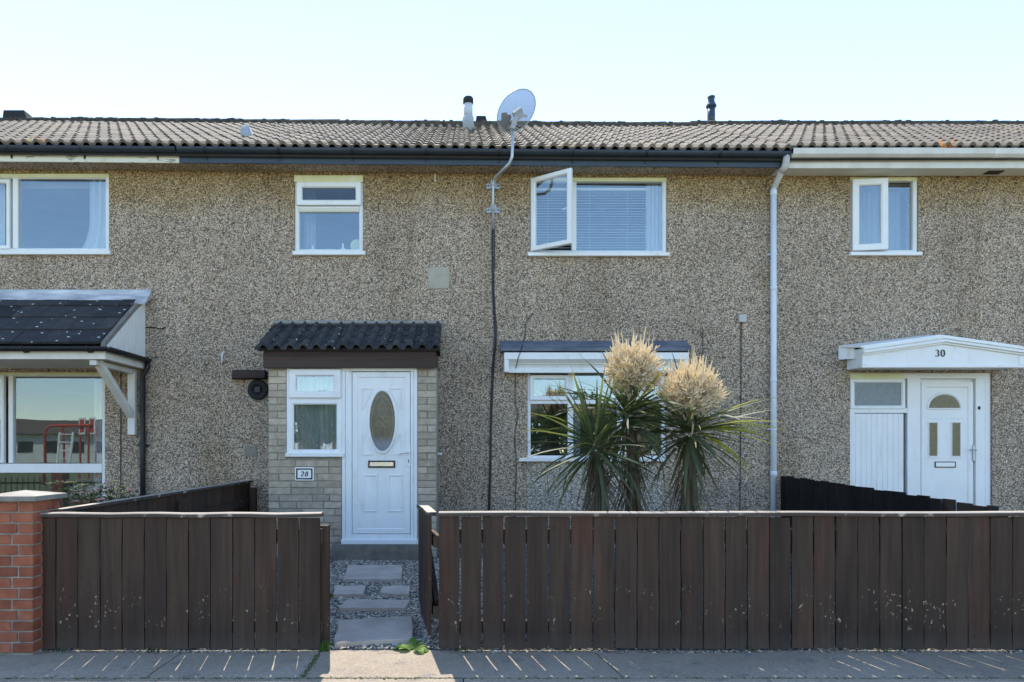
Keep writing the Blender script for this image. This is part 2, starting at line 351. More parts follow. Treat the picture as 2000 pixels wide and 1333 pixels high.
def gravel_mat():
    m = Mat('slate_gravel', .8, .35); g = m.n('NewGeometry').outputs['Random Per Island']
    c = m.ramp(g, [(0, (.22, .19, .145)), (.3, (.33, .285, .22)), (.6, (.42, .37, .29)), (.85, (.47, .415, .335)), (1, (.58, .52, .43))]); c = m.mix(1.0, c, m.ramp(m.noise(m.co(), 40, 3), [(.3, .75), (.7, 1.2)]), 'MULTIPLY'); m.color(c); return m.m
M['gravel'] = gravel_mat()
def litter_mat():
    m = Mat('dry_litter', .9, .2); g = m.n('NewGeometry').outputs['Random Per Island']
    m.color(m.ramp(g, [(0, (.07, .06, .05)), (.4, (.20, .17, .13)), (.7, (.34, .30, .24)), (1, (.55, .50, .42))])); return m.m
M['litter'] = litter_mat()
def gravel_base():
    m = Mat('gravel_bed', .9, .2); v = m.n('TexVoronoi', feature='F1'); m.set(v, 'Vector', m.co()); m.set(v, 'Scale', 42.0)
    c = m.ramp(m.sep(v.outputs['Color'])[0], [(0, (.07, .072, .07)), (.5, (.17, .17, .165)), (1, (.30, .29, .27))]); c = m.mix(m.smooth(v.outputs['Distance'], .4, .7), c, (.05, .05, .048)); m.color(c); m.bump(m.math('SUBTRACT', 1.0, v.outputs['Distance']), .9, .015); return m.m
M['gravelbed'] = gravel_base()
def pave_mat():
    m = Mat('pavement_concrete', .9, .25); co = m.co()
    c = m.mix(m.ramp(m.noise(co, 2.0, 6, .65), [(.3, 0.), (.7, 1.)]), (.245, .20, .15), (.31, .26, .20))
    c = m.mix(m.smooth(m.noise(m.sc(co, (1, 1, 1)), 6.0, 5, .6), .56, .70), c, (.19, .17, .145)); ag = m.voro(co, 130.0, out='Color')
    c = m.mix(1.0, c, m.ramp(m.sep(ag)[0], [(0, .80), (.7, 1.05), (1, 1.25)]), 'MULTIPLY'); c = m.mix(1.0, c, m.ramp(m.rnd(), [(0, .85), (1, 1.08)]), 'MULTIPLY')
    gum = m.n('TexVoronoi', feature='F1'); m.set(gum, 'Vector', co); m.set(gum, 'Scale', 5.5)
    gs = m.math('MULTIPLY', m.math('SUBTRACT', 1.0, m.smooth(gum.outputs['Distance'], .06, .10)), m.math('GREATER_THAN', m.sep(gum.outputs['Color'])[0], .5)); c = m.mix(m.math('MULTIPLY', gs, .6), c, (.09, .08, .07))
    m.color(c); m.bump(m.noise(co, 120, 3), .35, .004); return m.m
M['pave'] = pave_mat(); M['soil'] = noisy('dark_soil', (.03, .026, .02), (.07, .06, .05), 20, .95, .6, 60, .01)
M['grass'] = noisy('mown_grass', (.105, .125, .045), (.17, .175, .075), 3, .9, .5, 30, .03); M['far_leaf'] = leaf_mat('far_tree_leaf', (.07, .11, .04), (.12, .16, .07), None, .25)
M['render'] = noisy('pale_render', (.55, .53, .48), (.64, .62, .57), 1, .9); M['far_brick'] = noisy('brown_brick', (.20, .13, .10), (.27, .18, .13), 3, .9); M['far_roof'] = noisy('brown_roof', (.10, .075, .06), (.14, .11, .09), 2, .9)

# ---------------------------------------------------------------- ground, pavement, garden
structure(obj('ground', MB().box(-900, 900, -900, 900, -.6, -.03), M['grass']))
pv = structure(obj('pavement', MB().box(-14, 16, -1.2, 5.16, -.3, -.022), M['soil']))
jx = [-13.6, -11.0, -8.9, -6.9, -4.9]
def bay(poly, z=0.0):
    return obj('paving_bay', MB().prism([(x, y, z) for x, y in poly], (0, 0, -.12)), M['pave'], pv)
# joints follow the cracks seen in the photograph: one at x~355 leaning left, one weedy one beside the gateway
c1a, c1b = G(352, 1276), G(283, 1333); c2a, c2b = G(621, 1279), G(592, 1330); c3a, c3b = G(1165, 1276), G(1212, 1326)
def atD(a, b, D): t = (D - a.y) / (b.y - a.y); return a.x + (b.x - a.x) * t
cuts = [[(-14, -14)] , [(-6.6, -6.7)], [(atD(c1a, c1b, 5.125), atD(c1a, c1b, 4.505))], [(atD(c2a, c2b, 5.125), atD(c2a, c2b, 4.505))], [(atD(c3a, c3b, 5.125), atD(c3a, c3b, 4.505))], [(3.2, 3.21)], [(5.3, 5.3)], [(8, 8)], [(16, 16)]]
cuts = [c[0] for c in cuts]
for (a0, a1), (b0, b1) in zip(cuts, cuts[1:]):
    g = .006
    bay([(a0 + g, 5.125), (b0 - g, 5.125), (b1 - g, 4.505), (a1 + g, 4.505)])
for k in range(15):  # rows beyond the frame, widened to bounce warm light up at the soffits
    xa = -14 + 2 * k
    for ya, yb in ((4.496, 2.82), (2.81, .82), (.81, -1.18)): bay([(xa + .004, ya), (xa + 1.996, ya), (xa + 1.996, yb), (xa + .004, yb)], -.003)
gd = MB()
gd.add([(-14, 5.13, -.02), (16, 5.13, -.02), (16, 5.16, ground(5.16)), (-14, 5.16, ground(5.16)), (16, W + .1, ground(W + .1)), (-14, W + .1, ground(W + .1))], [(0, 1, 2, 3), (3, 2, 4, 5)])
structure(obj('garden_ground', gd, M['gravelbed']))

# ---------------------------------------------------------------- terrace shell
XB0, XB1 = -3.58, 4.09                       # party walls between the three houses
SL, E_D, E_Z = 0.540, 8.52, 5.262             # roof slope and eaves edge
PITCH = math.atan(SL); RG, NR, TP = 0.2925, 13, 0.3068
def dz(x): return -.0078 * x if x < XB1 else 0.0
def roofpt(x, y):
    A = E_Z - SL * E_D; D = (H - A) / ((y - VY) / F + SL); return P(x, y, D)
def wall(mb, x0, x1, z0, z1, holes, y=W, t=.25):
    xs = sorted({x0, x1, *[h[0] for h in holes], *[h[1] for h in holes]}); zs = sorted({z0, z1, *[h[2] for h in holes], *[h[3] for h in holes]})
    def hole(i, j):
        cx, cz = (xs[i] + xs[i + 1]) / 2, (zs[j] + zs[j + 1]) / 2
        return any(h[0] < cx < h[1] and h[2] < cz < h[3] for h in holes)
    idx = {}
    def vid(i, j, k):
        if (i, j, k) not in idx: idx[(i, j, k)] = len(mb.v); mb.v.append((xs[i], y + k * t, zs[j]))
        return idx[(i, j, k)]
    nx, nz = len(xs) - 1, len(zs) - 1
    for i in range(nx):
        for j in range(nz):
            if hole(i, j): continue
            mb.f.append((vid(i, j, 0), vid(i + 1, j, 0), vid(i + 1, j + 1, 0), vid(i, j + 1, 0)))
            mb.f.append((vid(i, j, 1), vid(i, j + 1, 1), vid(i + 1, j + 1, 1), vid(i + 1, j, 1)))
            for (a, b, ni, nj) in (((i, j), (i + 1, j), i, j - 1), ((i + 1, j), (i + 1, j + 1), i + 1, j), ((i + 1, j + 1), (i, j + 1), i, j + 1), ((i, j + 1), (i, j), i - 1, j)):
                if ni < 0 or nj < 0 or ni >= nx or nj >= nz or hole(ni, nj):
                    mb.f.append((vid(*a, 0), vid(*a, 1), vid(*b, 1), vid(*b, 0)))
    return mb
def rect(x0, x1, y0, y1, D=W): return (X(x0, D), X(x1, D), Z(y1, D), Z(y0, D))
def tile_mesh(mat, pitch=TP, L=.36, rolls=2, hgt=.044, th=.040):
    mb = MB(); u = []
    p = pitch / rolls
    for r in range(rolls):
        o = r * p; u += [(o, 0), (o + p * .36, 0), (o + p * .46, hgt * .62), (o + p * .58, hgt * .97), (o + p * .68, hgt), (o + p * .80, hgt * .86), (o + p * .92, hgt * .45)]
    u.append((pitch - .002, .004))
    n = len(u)
    for x, z in u: mb.v += [(x, 0, z + th), (x, L, z + th), (x, 0, z)]
    for i in range(n - 1):
        a = 3 * i; b = a + 3; mb.f += [(a, b, b + 1, a + 1), (a + 2, b + 2, b, a)]
    mb.f += [(0, 1, 2), (3 * (n - 1), 3 * (n - 1) + 2, 3 * (n - 1) + 1)]
    return mesh(mb, mat, name='roof_tile')
TILE = tile_mesh(M['tile'])
def build_roof(house, xa, xb, ncol, stuff_top):
    deck = MB(); yr = E_D + NR * RG; zr = E_Z + SL * NR * RG
    sec = [(E_D + .04, E_Z - .05), (yr, zr - .05), (yr + 3.84, E_Z - .05), (yr + 3.84, E_Z - .12), (yr, zr - .13), (E_D + .04, E_Z - .10)]
    vs = [(x, y, z + dz(x * .999)) for x in (xa, xb) for y, z in sec]; n = 6
    fs = [tuple(range(n)), tuple(range(2 * n - 1, n - 1, -1))] + [(i, n + i, n + (i + 1) % n, (i + 1) % n) for i in range(n)]
    rf = obj('roof', deck.add(vs, fs), M['felt'], house)
    top = MB()
    for r in range(NR):
        for c in range(ncol):
            x = xa + c * TP; z = E_Z + SL * RG * r + dz(x + .1) + U(-.003, .003); d = E_D + RG * r + U(-.005, .005)
            if r == NR - 1 and stuff_top:
                rm = Matrix.Rotation(PITCH - .045, 3, 'X')
                top.add([rm @ v.co + Vector((x, d, z)) for v in TILE.vertices], [tuple(p.vertices) for p in TILE.polygons]); continue
            inst('roof_tile', TILE, (x, d, z), rf, (PITCH - .045 + U(-.008, .008), U(-.006, .006), U(-.006, .006)))
    if stuff_top: obj('top_tile_course', top, M['tile'], rf, fix=False)['kind'] = 'stuff'
    nrt = max(1, round((xb - xa) / .45)); w = (xb - xa) / nrt
    rt = MB(); m = 9
    for k in range(m + 1):
        a = math.pi * k / m; rt.v += [(0, -.125 * math.cos(a), .095 * math.sin(a)), (w * 1.0, -.13 * math.cos(a), .10 * math.sin(a))]
    for k in range(m): rt.f.append((2 * k, 2 * k + 2, 2 * k + 3, 2 * k + 1))
    rt.f += [tuple(2 * k for k in range(m + 1)), tuple(2 * k + 1 for k in range(m, -1, -1))]
    rtm = mesh(rt, M['ridge'], name='ridge_tile')
    for k in range(nrt):
        x = xa + k * w; inst('ridge_tile', rtm, (x, yr + .01, zr + .028 + dz(x) + U(-.006, .006)), rf, (0, U(-.008, .008), 0))
    mo = MB(); x = xa                                                      # crumbly mortar bed under the ridge
    while x < xb - .05:
        l = U(.03, .09); l = min(l, xb - x); mo.box(x, x + l, yr - .15 - U(0, .03), yr - .08, zr - .07 + dz(x), zr + .04 + U(-.02, .035) + dz(x)); x += l
    obj('ridge_mortar', mo, M['ridge'], rf)
    return rf
def bar_ring(w, f, d=.07): return [(0, f + d), (0, f + .006), (.006, f), (w - .014, f), (w, f + .014), (w, f + d)]
def pane(win, x0, x1, y0, y1, D, mat='glass'):
    r = rect(x0, x1, y0, y1); return obj('pane', MB().box(r[0], r[1], D, D + .006, r[2], r[3]), M[mat], win)
K = W / F
def gutter_half(mb, x0, x1, yc, ztop, r=.056, n=10):
    vs = []; fs = []
    for x in (x0, x1):
        for rr in (r, r - .005):
            for k in range(n + 1):
                a = math.pi * k / n; vs.append((x, yc - rr * math.cos(a), ztop - rr * math.sin(a) * 1.0 + dz(x)))
    m = n + 1
    for k in range(n):
        fs += [(k, k + 1, 2 * m + k + 1, 2 * m + k), (m + k, 3 * m + k, 3 * m + k + 1, m + k + 1)]
    fs += [(0, 2 * m, 3 * m, m), (n, m + n, 3 * m + n, 2 * m + n)]
    for o in (0, 2 * m): fs += [(o + k, o + m + k, o + m + k + 1, o + k + 1) for k in range(n)]
    return mb.add(vs, fs)
def board_x(mb, x0, x1, y0, y1, z0, z1):                                   # long horizontal member following the eaves line
    vs = [(x, y, z + dz(x * .999)) for x in (x0, x1) for y, z in ((y0, z0), (y1, z0), (y1, z1), (y0, z1))]
    return mb.add(vs, [(0, 1, 2, 3), (7, 6, 5, 4), (0, 4, 5, 1), (1, 5, 6, 2), (2, 6, 7, 3), (3, 7, 4, 0)])

houses = {}
for key, xa, xb, lab in (('a', XB0 - 23 * TP, XB0, 'pebbledashed terraced house at left with dark tiled bay canopy and peeling cream eaves board'),
                         ('b', XB0, XB1, 'pebbledashed terraced house number 28 in the middle with tiled brick porch'),
                         ('c', XB1, XB1 + 23 * TP, 'pebbledashed terraced house number 30 at right with white pediment over its door')):
    houses[key] = thing('terraced_house', ((xa + xb) / 2, W, 0), lab, 'house', 'terraced houses in one row')
HA, HB, HC = houses['a'], houses['b'], houses['c']
def shell(h, xa, xb):
    s = MB()
    s.box(xa + .004, xa + .10, W + .26, 16.0, -.2, 5.1); s.box(xb - .10, xb - .004, W + .26, 16.0, -.2, 5.1); s.box(xa + .11, xb - .11, 15.8, 16.0, -.2, 5.1)
    obj('party_walls', s, M['room'], h)
    obj('interior_wall', MB().box(xa + .11, xb - .11, W + 3.4, W + 3.5, .2, 4.99), M['room'], h)
    obj('upper_floor', MB().box(xa + .11, xb - .11, W + .26, 15.79, 2.45, 2.70), M['room'], h)
    obj('lower_floor', MB().box(xa + .11, xb - .11, W + .26, 15.79, .10, .19), M['room'], h)
    obj('ceiling', MB().box(xa + .11, xb - .11, W + .26, 15.79, 5.0, 5.08), M['room'], h)
for h, xa, xb in ((HA, XB0 - 23 * TP, XB0), (HB, XB0, XB1), (HC, XB1, XB1 + 23 * TP)): shell(h, xa, xb)
build_roof(HA, XB0 - 23 * TP, XB0, 23, False); build_roof(HB, XB0, XB1, 25, True); build_roof(HC, XB1, XB1 + 23 * TP, 23, False)

# window and door openings, in photo pixels on the wall plane
oA1 = rect(-118, 213, 338, 493); oA2 = rect(-165, 205, 727, 1010)
oB1 = rect(575, 709, 342, 494); oB2 = rect(1035, 1303, 346, 496); oB3 = rect(1030, 1301, 722, 897)
oC1 = rect(1661, 1794, 345, 495); oC2 = rect(1660, 1938, 728, 1020)
obj('wall', wall(MB(), XB0 - 23 * TP, XB0, -.2, 5.25, [oA1, oA2]), M['peb'], HA)
pX0, pX1 = X(524, 8.23), X(853, 8.23)
oPd = (pX0 + .12, pX1 - .12, .20, 2.45)       # opening from hall into porch
obj('wall', wall(MB(), XB0, XB1, -.2, 5.25, [oB1, oB2, oB3, oPd]), M['peb'], HB)
obj('wall', wall(MB(), XB1, XB1 + 23 * TP, -.2, 5.25, [oC1, oC2]), M['peb'], HC)

# ---- eaves
FD = 8.60
for h, xa, xb, fm in ((HA, XB0 - 23 * TP, XB0, 'flaky'), (HB, XB0, XB1, 'navyboard')):
    obj('eaves_board', board_x(MB(), xa + .002, xb - .002, FD, FD + .022, 5.095, 5.235), M[fm], h)
    obj('eaves_soffit', board_x(MB(), xa + .002, xb - .002, FD + .024, W - .002, 5.10, 5.12), M['peb'], h)
    g = MB(); gutter_half(g, xa + .01, xb - .01, FD - .062, 5.252)
    gt = obj('gutter', g, M['navy'], h, True)
    x = xa + .35
    while x < xb - .2:
        b = MB(); cx = x
        for k in range(9):
            a0, a1 = math.pi * k / 9, math.pi * (k + 1) / 9
            q = [(FD - .062 - .061 * math.cos(a), 5.252 - .061 * math.sin(a) + dz(cx)) for a in (a0, a1)]
            b.add([(cx - .012, *q[0]), (cx + .012, *q[0]), (cx + .012, *q[1]), (cx - .012, *q[1])], [(0, 1, 2, 3)])
        b.box(cx - .010, cx + .010, FD - .012, FD - .002, 5.13 + dz(cx), 5.23 + dz(cx)); obj('gutter_bracket', b, M['black'], gt); x += .92
    obj('eaves_filler', board_x(MB(), xa + .002, xb - .002, FD + .024, W + .2, 5.125, 5.19), M['felt'], h)
xa, xb = XB1, XB1 + 23 * TP
eb = obj('eaves_board', MB().rbox(xa + .002, xb, FD, FD + .022, 5.055, 5.225, .003), M['gutter_white'], HC)
x = xa + .5
while x < xb: obj('nail', MB().lathe((x, FD, 5.165), [(.006, -.001), (.006, .003)], 8, 'y'), M['black'], eb); x += .6
obj('eaves_soffit', MB().box(xa - .10, xb, FD + .024, W - .002, 5.062, 5.08), M['soffit'], HC)
sv = MB(); sv.box(X(1925, 8.75), X(1955, 8.75), 8.69, 8.80, 5.054, 5.0615); obj('soffit_vent', sv, M['black'], HC)
obj('eaves_filler', MB().box(xa + .002, xb, FD + .024, W + .2, 5.085, 5.19), M['felt'], HC)
x = xa + .012; k = 0
while x < xb - .1:                                                          # squarish white gutter in short lengths
    l = .625; prof = [(FD - .008, 5.235), (FD - .008, 5.165), (FD - .085, 5.160), (FD - .120, 5.185), (FD - .128, 5.255), (FD - .116, 5.255), (FD - .108, 5.19), (FD - .082, 5.172), (FD - .02, 5.176), (FD - .02, 5.235)]
    obj('gutter_length', MB().prism([(x, y, z + U(-.003, .003)) for y, z in prof], (l - .006, 0, 0)), M['gutter_white'], HC)
    c = MB(); c.prism([(x + l - .012, y - .003, z) for y, z in prof[2:5]] + [(x + l - .012, FD - .112, 5.258), (x + l - .012, FD - .10, 5.18)], (.02, 0, 0)); obj('gutter_joint', c, M['gutter_white'], HC); x += l

# ---- windows of the house on the left
def sill(win, x0, x1, y0, y1, out=.05, mat='upvc'):
    r = rect(x0, x1, y0, y1, W - out); return obj('sill', MB().rbox(r[0], r[1], W - out, W + .04, r[2], r[3], .005), M[mat], win)
def curtain(x0, x1, z0, z1, y, label, amp=.02, n=40, mat='curtain', waves=8, taper=0.0):
    mb = MB()
    for k in range(n + 1):
        t = k / n; yy = y + amp * math.sin(t * waves * 2 * math.pi) + .006 * math.sin(t * 31)
        for j in range(7):
            s = j / 6; xx = x0 + (x1 - x0) * t; xx += taper * max(0, 1 - s * 2.2) ** 2 * (1 - t) if taper else 0
            mb.v.append((xx, yy * 1.0 + .004 * math.sin(j + t * 9), z0 + (z1 - z0) * s))
    for k in range(n):
        for j in range(6): a = k * 7 + j; mb.f.append((a, a + 7, a + 8, a + 1))
    return tag(obj('curtain', mb, M[mat], None, True, fix=False), label, 'curtain')
f = W + .025
r = oA1; mb = MB().ring(r[0], r[1], r[2], r[3], bar_ring(.062, f)); xm = X(27); mb.rbox(xm - .035, xm + .035, f + .003, f + .068, r[2] + .06, r[3] - .06)
wA1 = obj('window', mb, M['upvc'], HA); pane(wA1, 31, 206, 349, 487, f + .03); sill(wA1, -122, 214, 489, 497)
obj('head_trim', MB().box(r[0] + .01, r[1] - .01, f - .006, f - .001, r[3] - .052, r[3] - .004), M['algae'], wA1)
mb = MB(); mb.ring(X(-112), X(18), Z(486), Z(350), bar_ring(.05, f - .02, .05)); ls = obj('sash', mb, M['upvc'], wA1); pane(wA1, -106, 6, 357, 479, f + .01)
curtain(X(163), X(212), Z(488), Z(345), W + .15, 'white curtain drawn to the right in upper window of left house', .025, 50, waves=4, taper=-.13)
curtain(X(-20), X(16), Z(488), Z(345), W + .15, 'pale curtain at far left in upper window of left house', .02, 30, waves=4)
r = oA2; mb = MB().ring(r[0], r[1], r[2], r[3], bar_ring(.055, f)); xm = X(18)
mb.rbox(xm - .03, xm + .03, f + .003, f + .068, Z(905), r[3] - .05); mb.rbox(r[0] + .05, r[1] - .05, f - .004, f + .068, Z(924), Z(906))
wA2 = obj('window', mb, M['upvc'], HA); pane(wA2, 26, 199, 736, 905, f + .03, 'glass3'); pane(wA2, -158, 197, 925, 1003, f + .03, 'glass3')
obj('head_trim', MB().box(r[0] + .01, r[1] - .01, f - .006, f - .001, r[3] - .042, r[3] - .004), M['algae'], wA2)
mb = MB(); mb.ring(X(-158), X(8), Z(905), Z(733), bar_ring(.05, f - .035, .05)); obj('sash', mb, M['upvc'], wA2); pane(wA2, -150, 1, 741, 897, f - .01)
sill(wA2, -170, 207, 1008, 1016)
curtain(X(172), X(204), Z(1000), Z(733), W + .14, 'white net curtain at right of ground floor window of left house', .02, 40, 'net2', 4)

# ---- windows of the middle house
r = oB1; mb = MB().ring(r[0], r[1], r[2], r[3], bar_ring(.055, f)); mb.rbox(r[0] + .05, r[1] - .05, f + .002, f + .068, Z(413), Z(402))
wB1 = obj('window', mb, M['upvc'], HB); pane(wB1, 583, 703, 412, 489, f + .03); sill(wB1, 571, 713, 490, 498, .055)
obj('head_trim', MB().rbox(r[0] - .004, r[1] + .004, f - .026, f - .001, Z(356), r[3] - .003), M['algae'], wB1)
obj('transom_trim', MB().rbox(r[0] + .05, r[1] - .05, f - .004, f + .001, Z(412), Z(405)), M['soffit'], wB1)
mb = MB().ring(X(579.5), X(705), Z(401), Z(356), bar_ring(.070, f - .030, .05)); obj('vent_sash', mb, M['upvc'], wB1); pane(wB1, 588, 696, 363, 392, f, 'glass2')
r = oB2; mb = MB().ring(r[0], r[1], r[2], r[3], bar_ring(.05, f)); xm = X(1122); mb.rbox(xm - .03, xm + .03, f + .002, f + .068, r[2] + .05, r[3] - .05)
wB2 = obj('window', mb, M['upvc'], HB); pane(wB2, 1126, 1296, 354, 492, f + .03); sill(wB2, 1031, 1308, 493, 500, .055)
obj('head_trim', MB().rbox(r[0] - .004, r[1] + .004, f - .012, f - .001, r[3] - .052, r[3] - .002), M['algae'], wB2)
# open casement: hinged at the left, swung out about 36 degrees
ang = -R(36); hx = X(1040); wd = .575; sz0, sz1 = Z(492), Z(350)
def swing(mb):
    for i, (x, y, z) in enumerate(mb.v):
        ax, ay = x - hx, y - (f - .01); mb.v[i] = (hx + ax * math.cos(ang) - ay * math.sin(ang), f - .012 + ax * math.sin(ang) + ay * math.cos(ang), z)
    return mb
obj('open_sash', swing(MB().ring(hx, hx + wd, sz0, sz1, bar_ring(.062, f - .055, .05))), M['upvc'], wB2)
obj('pane', swing(MB().box(hx + .05, hx + wd - .05, f - .03, f - .024, sz0 + .05, sz1 - .05)), M['glass'], wB2)
obj('sash_handle', swing(MB().rbox(hx + wd - .15, hx + wd - .045, f + .002, f + .018, (sz0 + sz1) / 2 - .01, (sz0 + sz1) / 2 + .01)), M['upvc'], wB2)
bl = thing('venetian_blind', (X(1160), W + .15, Z(490)), 'white venetian blind with thin slats in the window with the open casement', 'blind')
sm = mesh(MB().add([(-.81, -.011, -.004), (.81, -.011, -.004), (.81, 0, .003), (-.81, 0, .003), (.81, .010, .013), (-.81, .010, .013)], [(0, 1, 2, 3), (3, 2, 4, 5)]), M['blind'], name='slat')
bxc = (X(1041) + X(1269)) / 2
for k in range(24):
    z = Z(489) + k * .0345; inst('slat', sm, (bxc, W + .15 + U(-.002, .002), z), bl, (U(-.05, .05) - .15, U(-.0012, .0012), U(-.002, .002)), (.93, 1, 1))
obj('headrail', MB().box(bxc - .76, bxc + .76, W + .135, W + .17, Z(489) + 24 * .0345, Z(489) + 24 * .0345 + .03), M['blind'], bl)
for q in (-.55, .0, .5): obj('lift_cord', MB().tube([(bxc + q, W + .137, Z(489)), (bxc + q, W + .137, Z(489) + .83)], .0015, 4), M['blind'], bl)
curtain(X(1266), X(1306), Z(496), Z(350), W + .125, 'white curtain at right of blind in the open casement window', .018, 40, waves=5)
# things on the sill of the small upper window
def bottle(x, y0, h, r, label, mat='plaque'):
    c = (X(x, W + .16), W + .16, y0); o = obj('bottle', MB().lathe(c, [(r, 0), (r * 1.02, h * .6), (r * .5, h * .72), (r * .45, h * .9), (r * .55, h * .91), (r * .5, h)], 12), M[mat], None, True); return tag(o, label, 'bottle')
zs = oB1[2] + .003
obj('inner_sill', MB().box(oB1[0] + .01, oB1[1] - .01, W + .10, W + .245, oB1[2] - .02, zs), M['upvc'], wB1)
bottle(611, zs, .14, .03, 'small white bottle at left on the sill of the small upper window')
bottle(670, zs, .16, .028, 'tall white bottle at right on the sill of the small upper window')
tag(obj('bowl', MB().lathe((X(645, W + .17), W + .17, zs), [(.05, 0), (.10, .035), (.115, .06), (.108, .06)], 20), M['plaque'], None, True), 'low white bowl in the middle of the small upper window sill', 'bowl')
tag(obj('round_mirror', MB().lathe((X(697, W + .2), W + .2, zs + .145), [(.075, -.012), (.085, -.008), (.085, .008), (.075, .012)], 28, 'y').box(X(697, W + .2) - .03, X(697, W + .2) + .03, W + .18, W + .22, zs, zs + .015).box(X(697, W + .2) - .006, X(697, W + .2) + .006, W + .195, W + .205, zs + .01, zs + .075), noisy('pale_yellow_plastic', (.62, .66, .30), (.68, .70, .36), 4, .5), None), 'pale yellow round disc on a stand in the small upper window', 'mirror')
curtain(X(583), X(607), Z(494), Z(348), W + .30, 'thin net at left of the small upper window', .012, 30, 'net2', 3)

# ground floor window behind the cordylines
r = oB3; mb = MB().ring(r[0], r[1], r[2], r[3], bar_ring(.045, f))
for xp in (1115, 1212): mb.rbox(X(xp) - .035, X(xp) + .035, f + .002, f + .068, r[2] + .04, r[3] - .04)
mb.rbox(r[0] + .04, r[1] - .04, f + .004, f + .068, Z(789), Z(781))
wB3 = obj('window', mb, M['upvc'], HB)
for a, b in ((1035, 1112), (1217, 1297)):
    obj('vent_sash', MB().ring(X(a), X(b), Z(782), Z(733), bar_ring(.055, f - .028, .05)), M['upvc'], wB3); pane(wB3, a + 6, b - 6, 739, 776, f)
pane(wB3, 1118, 1209, 730, 783, f + .03)
for a, b in ((1036, 1111), (1119, 1208), (1216, 1296)): pane(wB3, a, b, 788, 891, f + .03)
sill(wB3, 1014, 1304, 895, 902, .07)
obj('infill_panel', MB().rbox(X(1028), X(1294), W - .012, W + .01, .14, Z(903), .006), M['peb_grey'], HB)
curtain(X(1120), X(1140), Z(890), Z(735), W + .3, 'white curtain inside the ground floor window behind the cordylines', .02, 30, waves=3)
D1 = W - .20
prof = [(W - .003, Z(688)), (D1, Z(689, D1)), (D1, Z(702, D1)), (D1 + .02, Z(704, D1)), (D1 + .055, Z(709, D1)), (D1 + .075, Z(714, D1)), (D1 + .085, Z(718, D1)), (D1 + .07, Z(720, D1)), (D1 + .07, Z(727, D1)), (W - .003, Z(727, D1) + .005)]
mb = MB().prism([(X(985, D1), y, z) for y, z in prof], (X(1345, D1) - X(985, D1), 0, 0))
for xq in (985, 1336): mb.rbox(X(xq, D1) + .001 - (.0 if xq < 1000 else .0), X(xq + 9, D1) - .001, D1 + .004, D1 + .09, Z(727, D1) + .002, Z(703, D1), .003)
wc = obj('window_canopy', mb, M['upvc'], HB)
obj('coving_line', MB().rbox(X(1000, D1), X(1330, D1), D1 + .052, D1 + .07, Z(711, D1), Z(709.4, D1), .001), M['soffit'], wc)
obj('flashing', MB().add([(X(978, D1), D1 - .012, Z(686, D1) ), (X(1350, D1), D1 - .012, Z(686, D1)), (X(1350, D1), D1 - .012, Z(681, D1)), (X(978, D1), D1 - .012, Z(681, D1)), (X(978, D1), W - .004, Z(666)), (X(1350, D1), W - .004, Z(666)), (X(978, D1), W - .004, Z(686, D1)), (X(1350, D1), W - .004, Z(686, D1))], [(0, 1, 2, 3), (3, 2, 5, 4), (0, 3, 4, 6), (1, 7, 5, 2), (0, 6, 7, 1), (6, 4, 5, 7)]), M['bluelead'], wc)

# ---------------------------------------------------------------- lettering
def ribbon(mb, pts, ws, y, th):
    n = len(pts)
    L = []; Rr = []
    for i, (x, z) in enumerate(pts):
        a = pts[max(i - 1, 0)]; b = pts[min(i + 1, n - 1)]
        if pts[0] == pts[-1] and i in (0, n - 1): a, b = pts[-2], pts[1]
        dx, dy = b[0] - a[0], b[1] - a[1]; l = math.hypot(dx, dy) or 1; w = ws[i] / 2
        L.append((x - dy / l * w, z + dx / l * w)); Rr.append((x + dy / l * w, z - dx / l * w))
    for i in range(n - 1):
        q = [L[i], L[i + 1], Rr[i + 1], Rr[i]]; mb.prism([(x, y, z) for x, z in q], (0, -th, 0))
def arc(cx, cz, rx, rz, a0, a1, n=18): return [(cx + rx * math.cos(R(a0 + (a1 - a0) * k / n)), cz + rz * math.sin(R(a0 + (a1 - a0) * k / n))) for k in range(n + 1)]
def thick(pts, lo, hi):                      # thin horizontals, thick verticals
    out = []
    for i in range(len(pts)):
        a = pts[max(i - 1, 0)]; b = pts[min(i + 1, len(pts) - 1)]; dx, dz_ = b[0] - a[0], b[1] - a[1]; l = math.hypot(dx, dz_) or 1
        out.append(lo + (hi - lo) * abs(dz_ / l) ** 1.5)
    return out
GLY = {'2': [arc(.42, .74, .30, .26, 170, -35, 14) + [(.50, .42), (.28, .20), (.10, .06)], [(.08, .045), (.45, .05), (.66, .05), (.80, .16)]],
       '8': [arc(.45, .75, .24, .23, 0, 360, 20), arc(.43, .27, .31, .26, 0, 360, 20)],
       '3': [arc(.40, .75, .28, .24, 150, -90, 14), arc(.38, .27, .34, .26, 90, -150, 16)],
       '0': [arc(.45, .5, .33, .5, 0, 360, 26)]}
def digits(text, x, z, h, y, w, gap, slant, lo, hi, th=.004):
    mb = MB()
    for ch in text:
        for st in GLY[ch]:
            pts = [(x + (px * w + slant * pz) * h, z + pz * h) for px, pz in st]; ribbon(mb, pts, [q * h for q in thick(st, lo, hi)], y, th)
        x += gap * h
    return mb

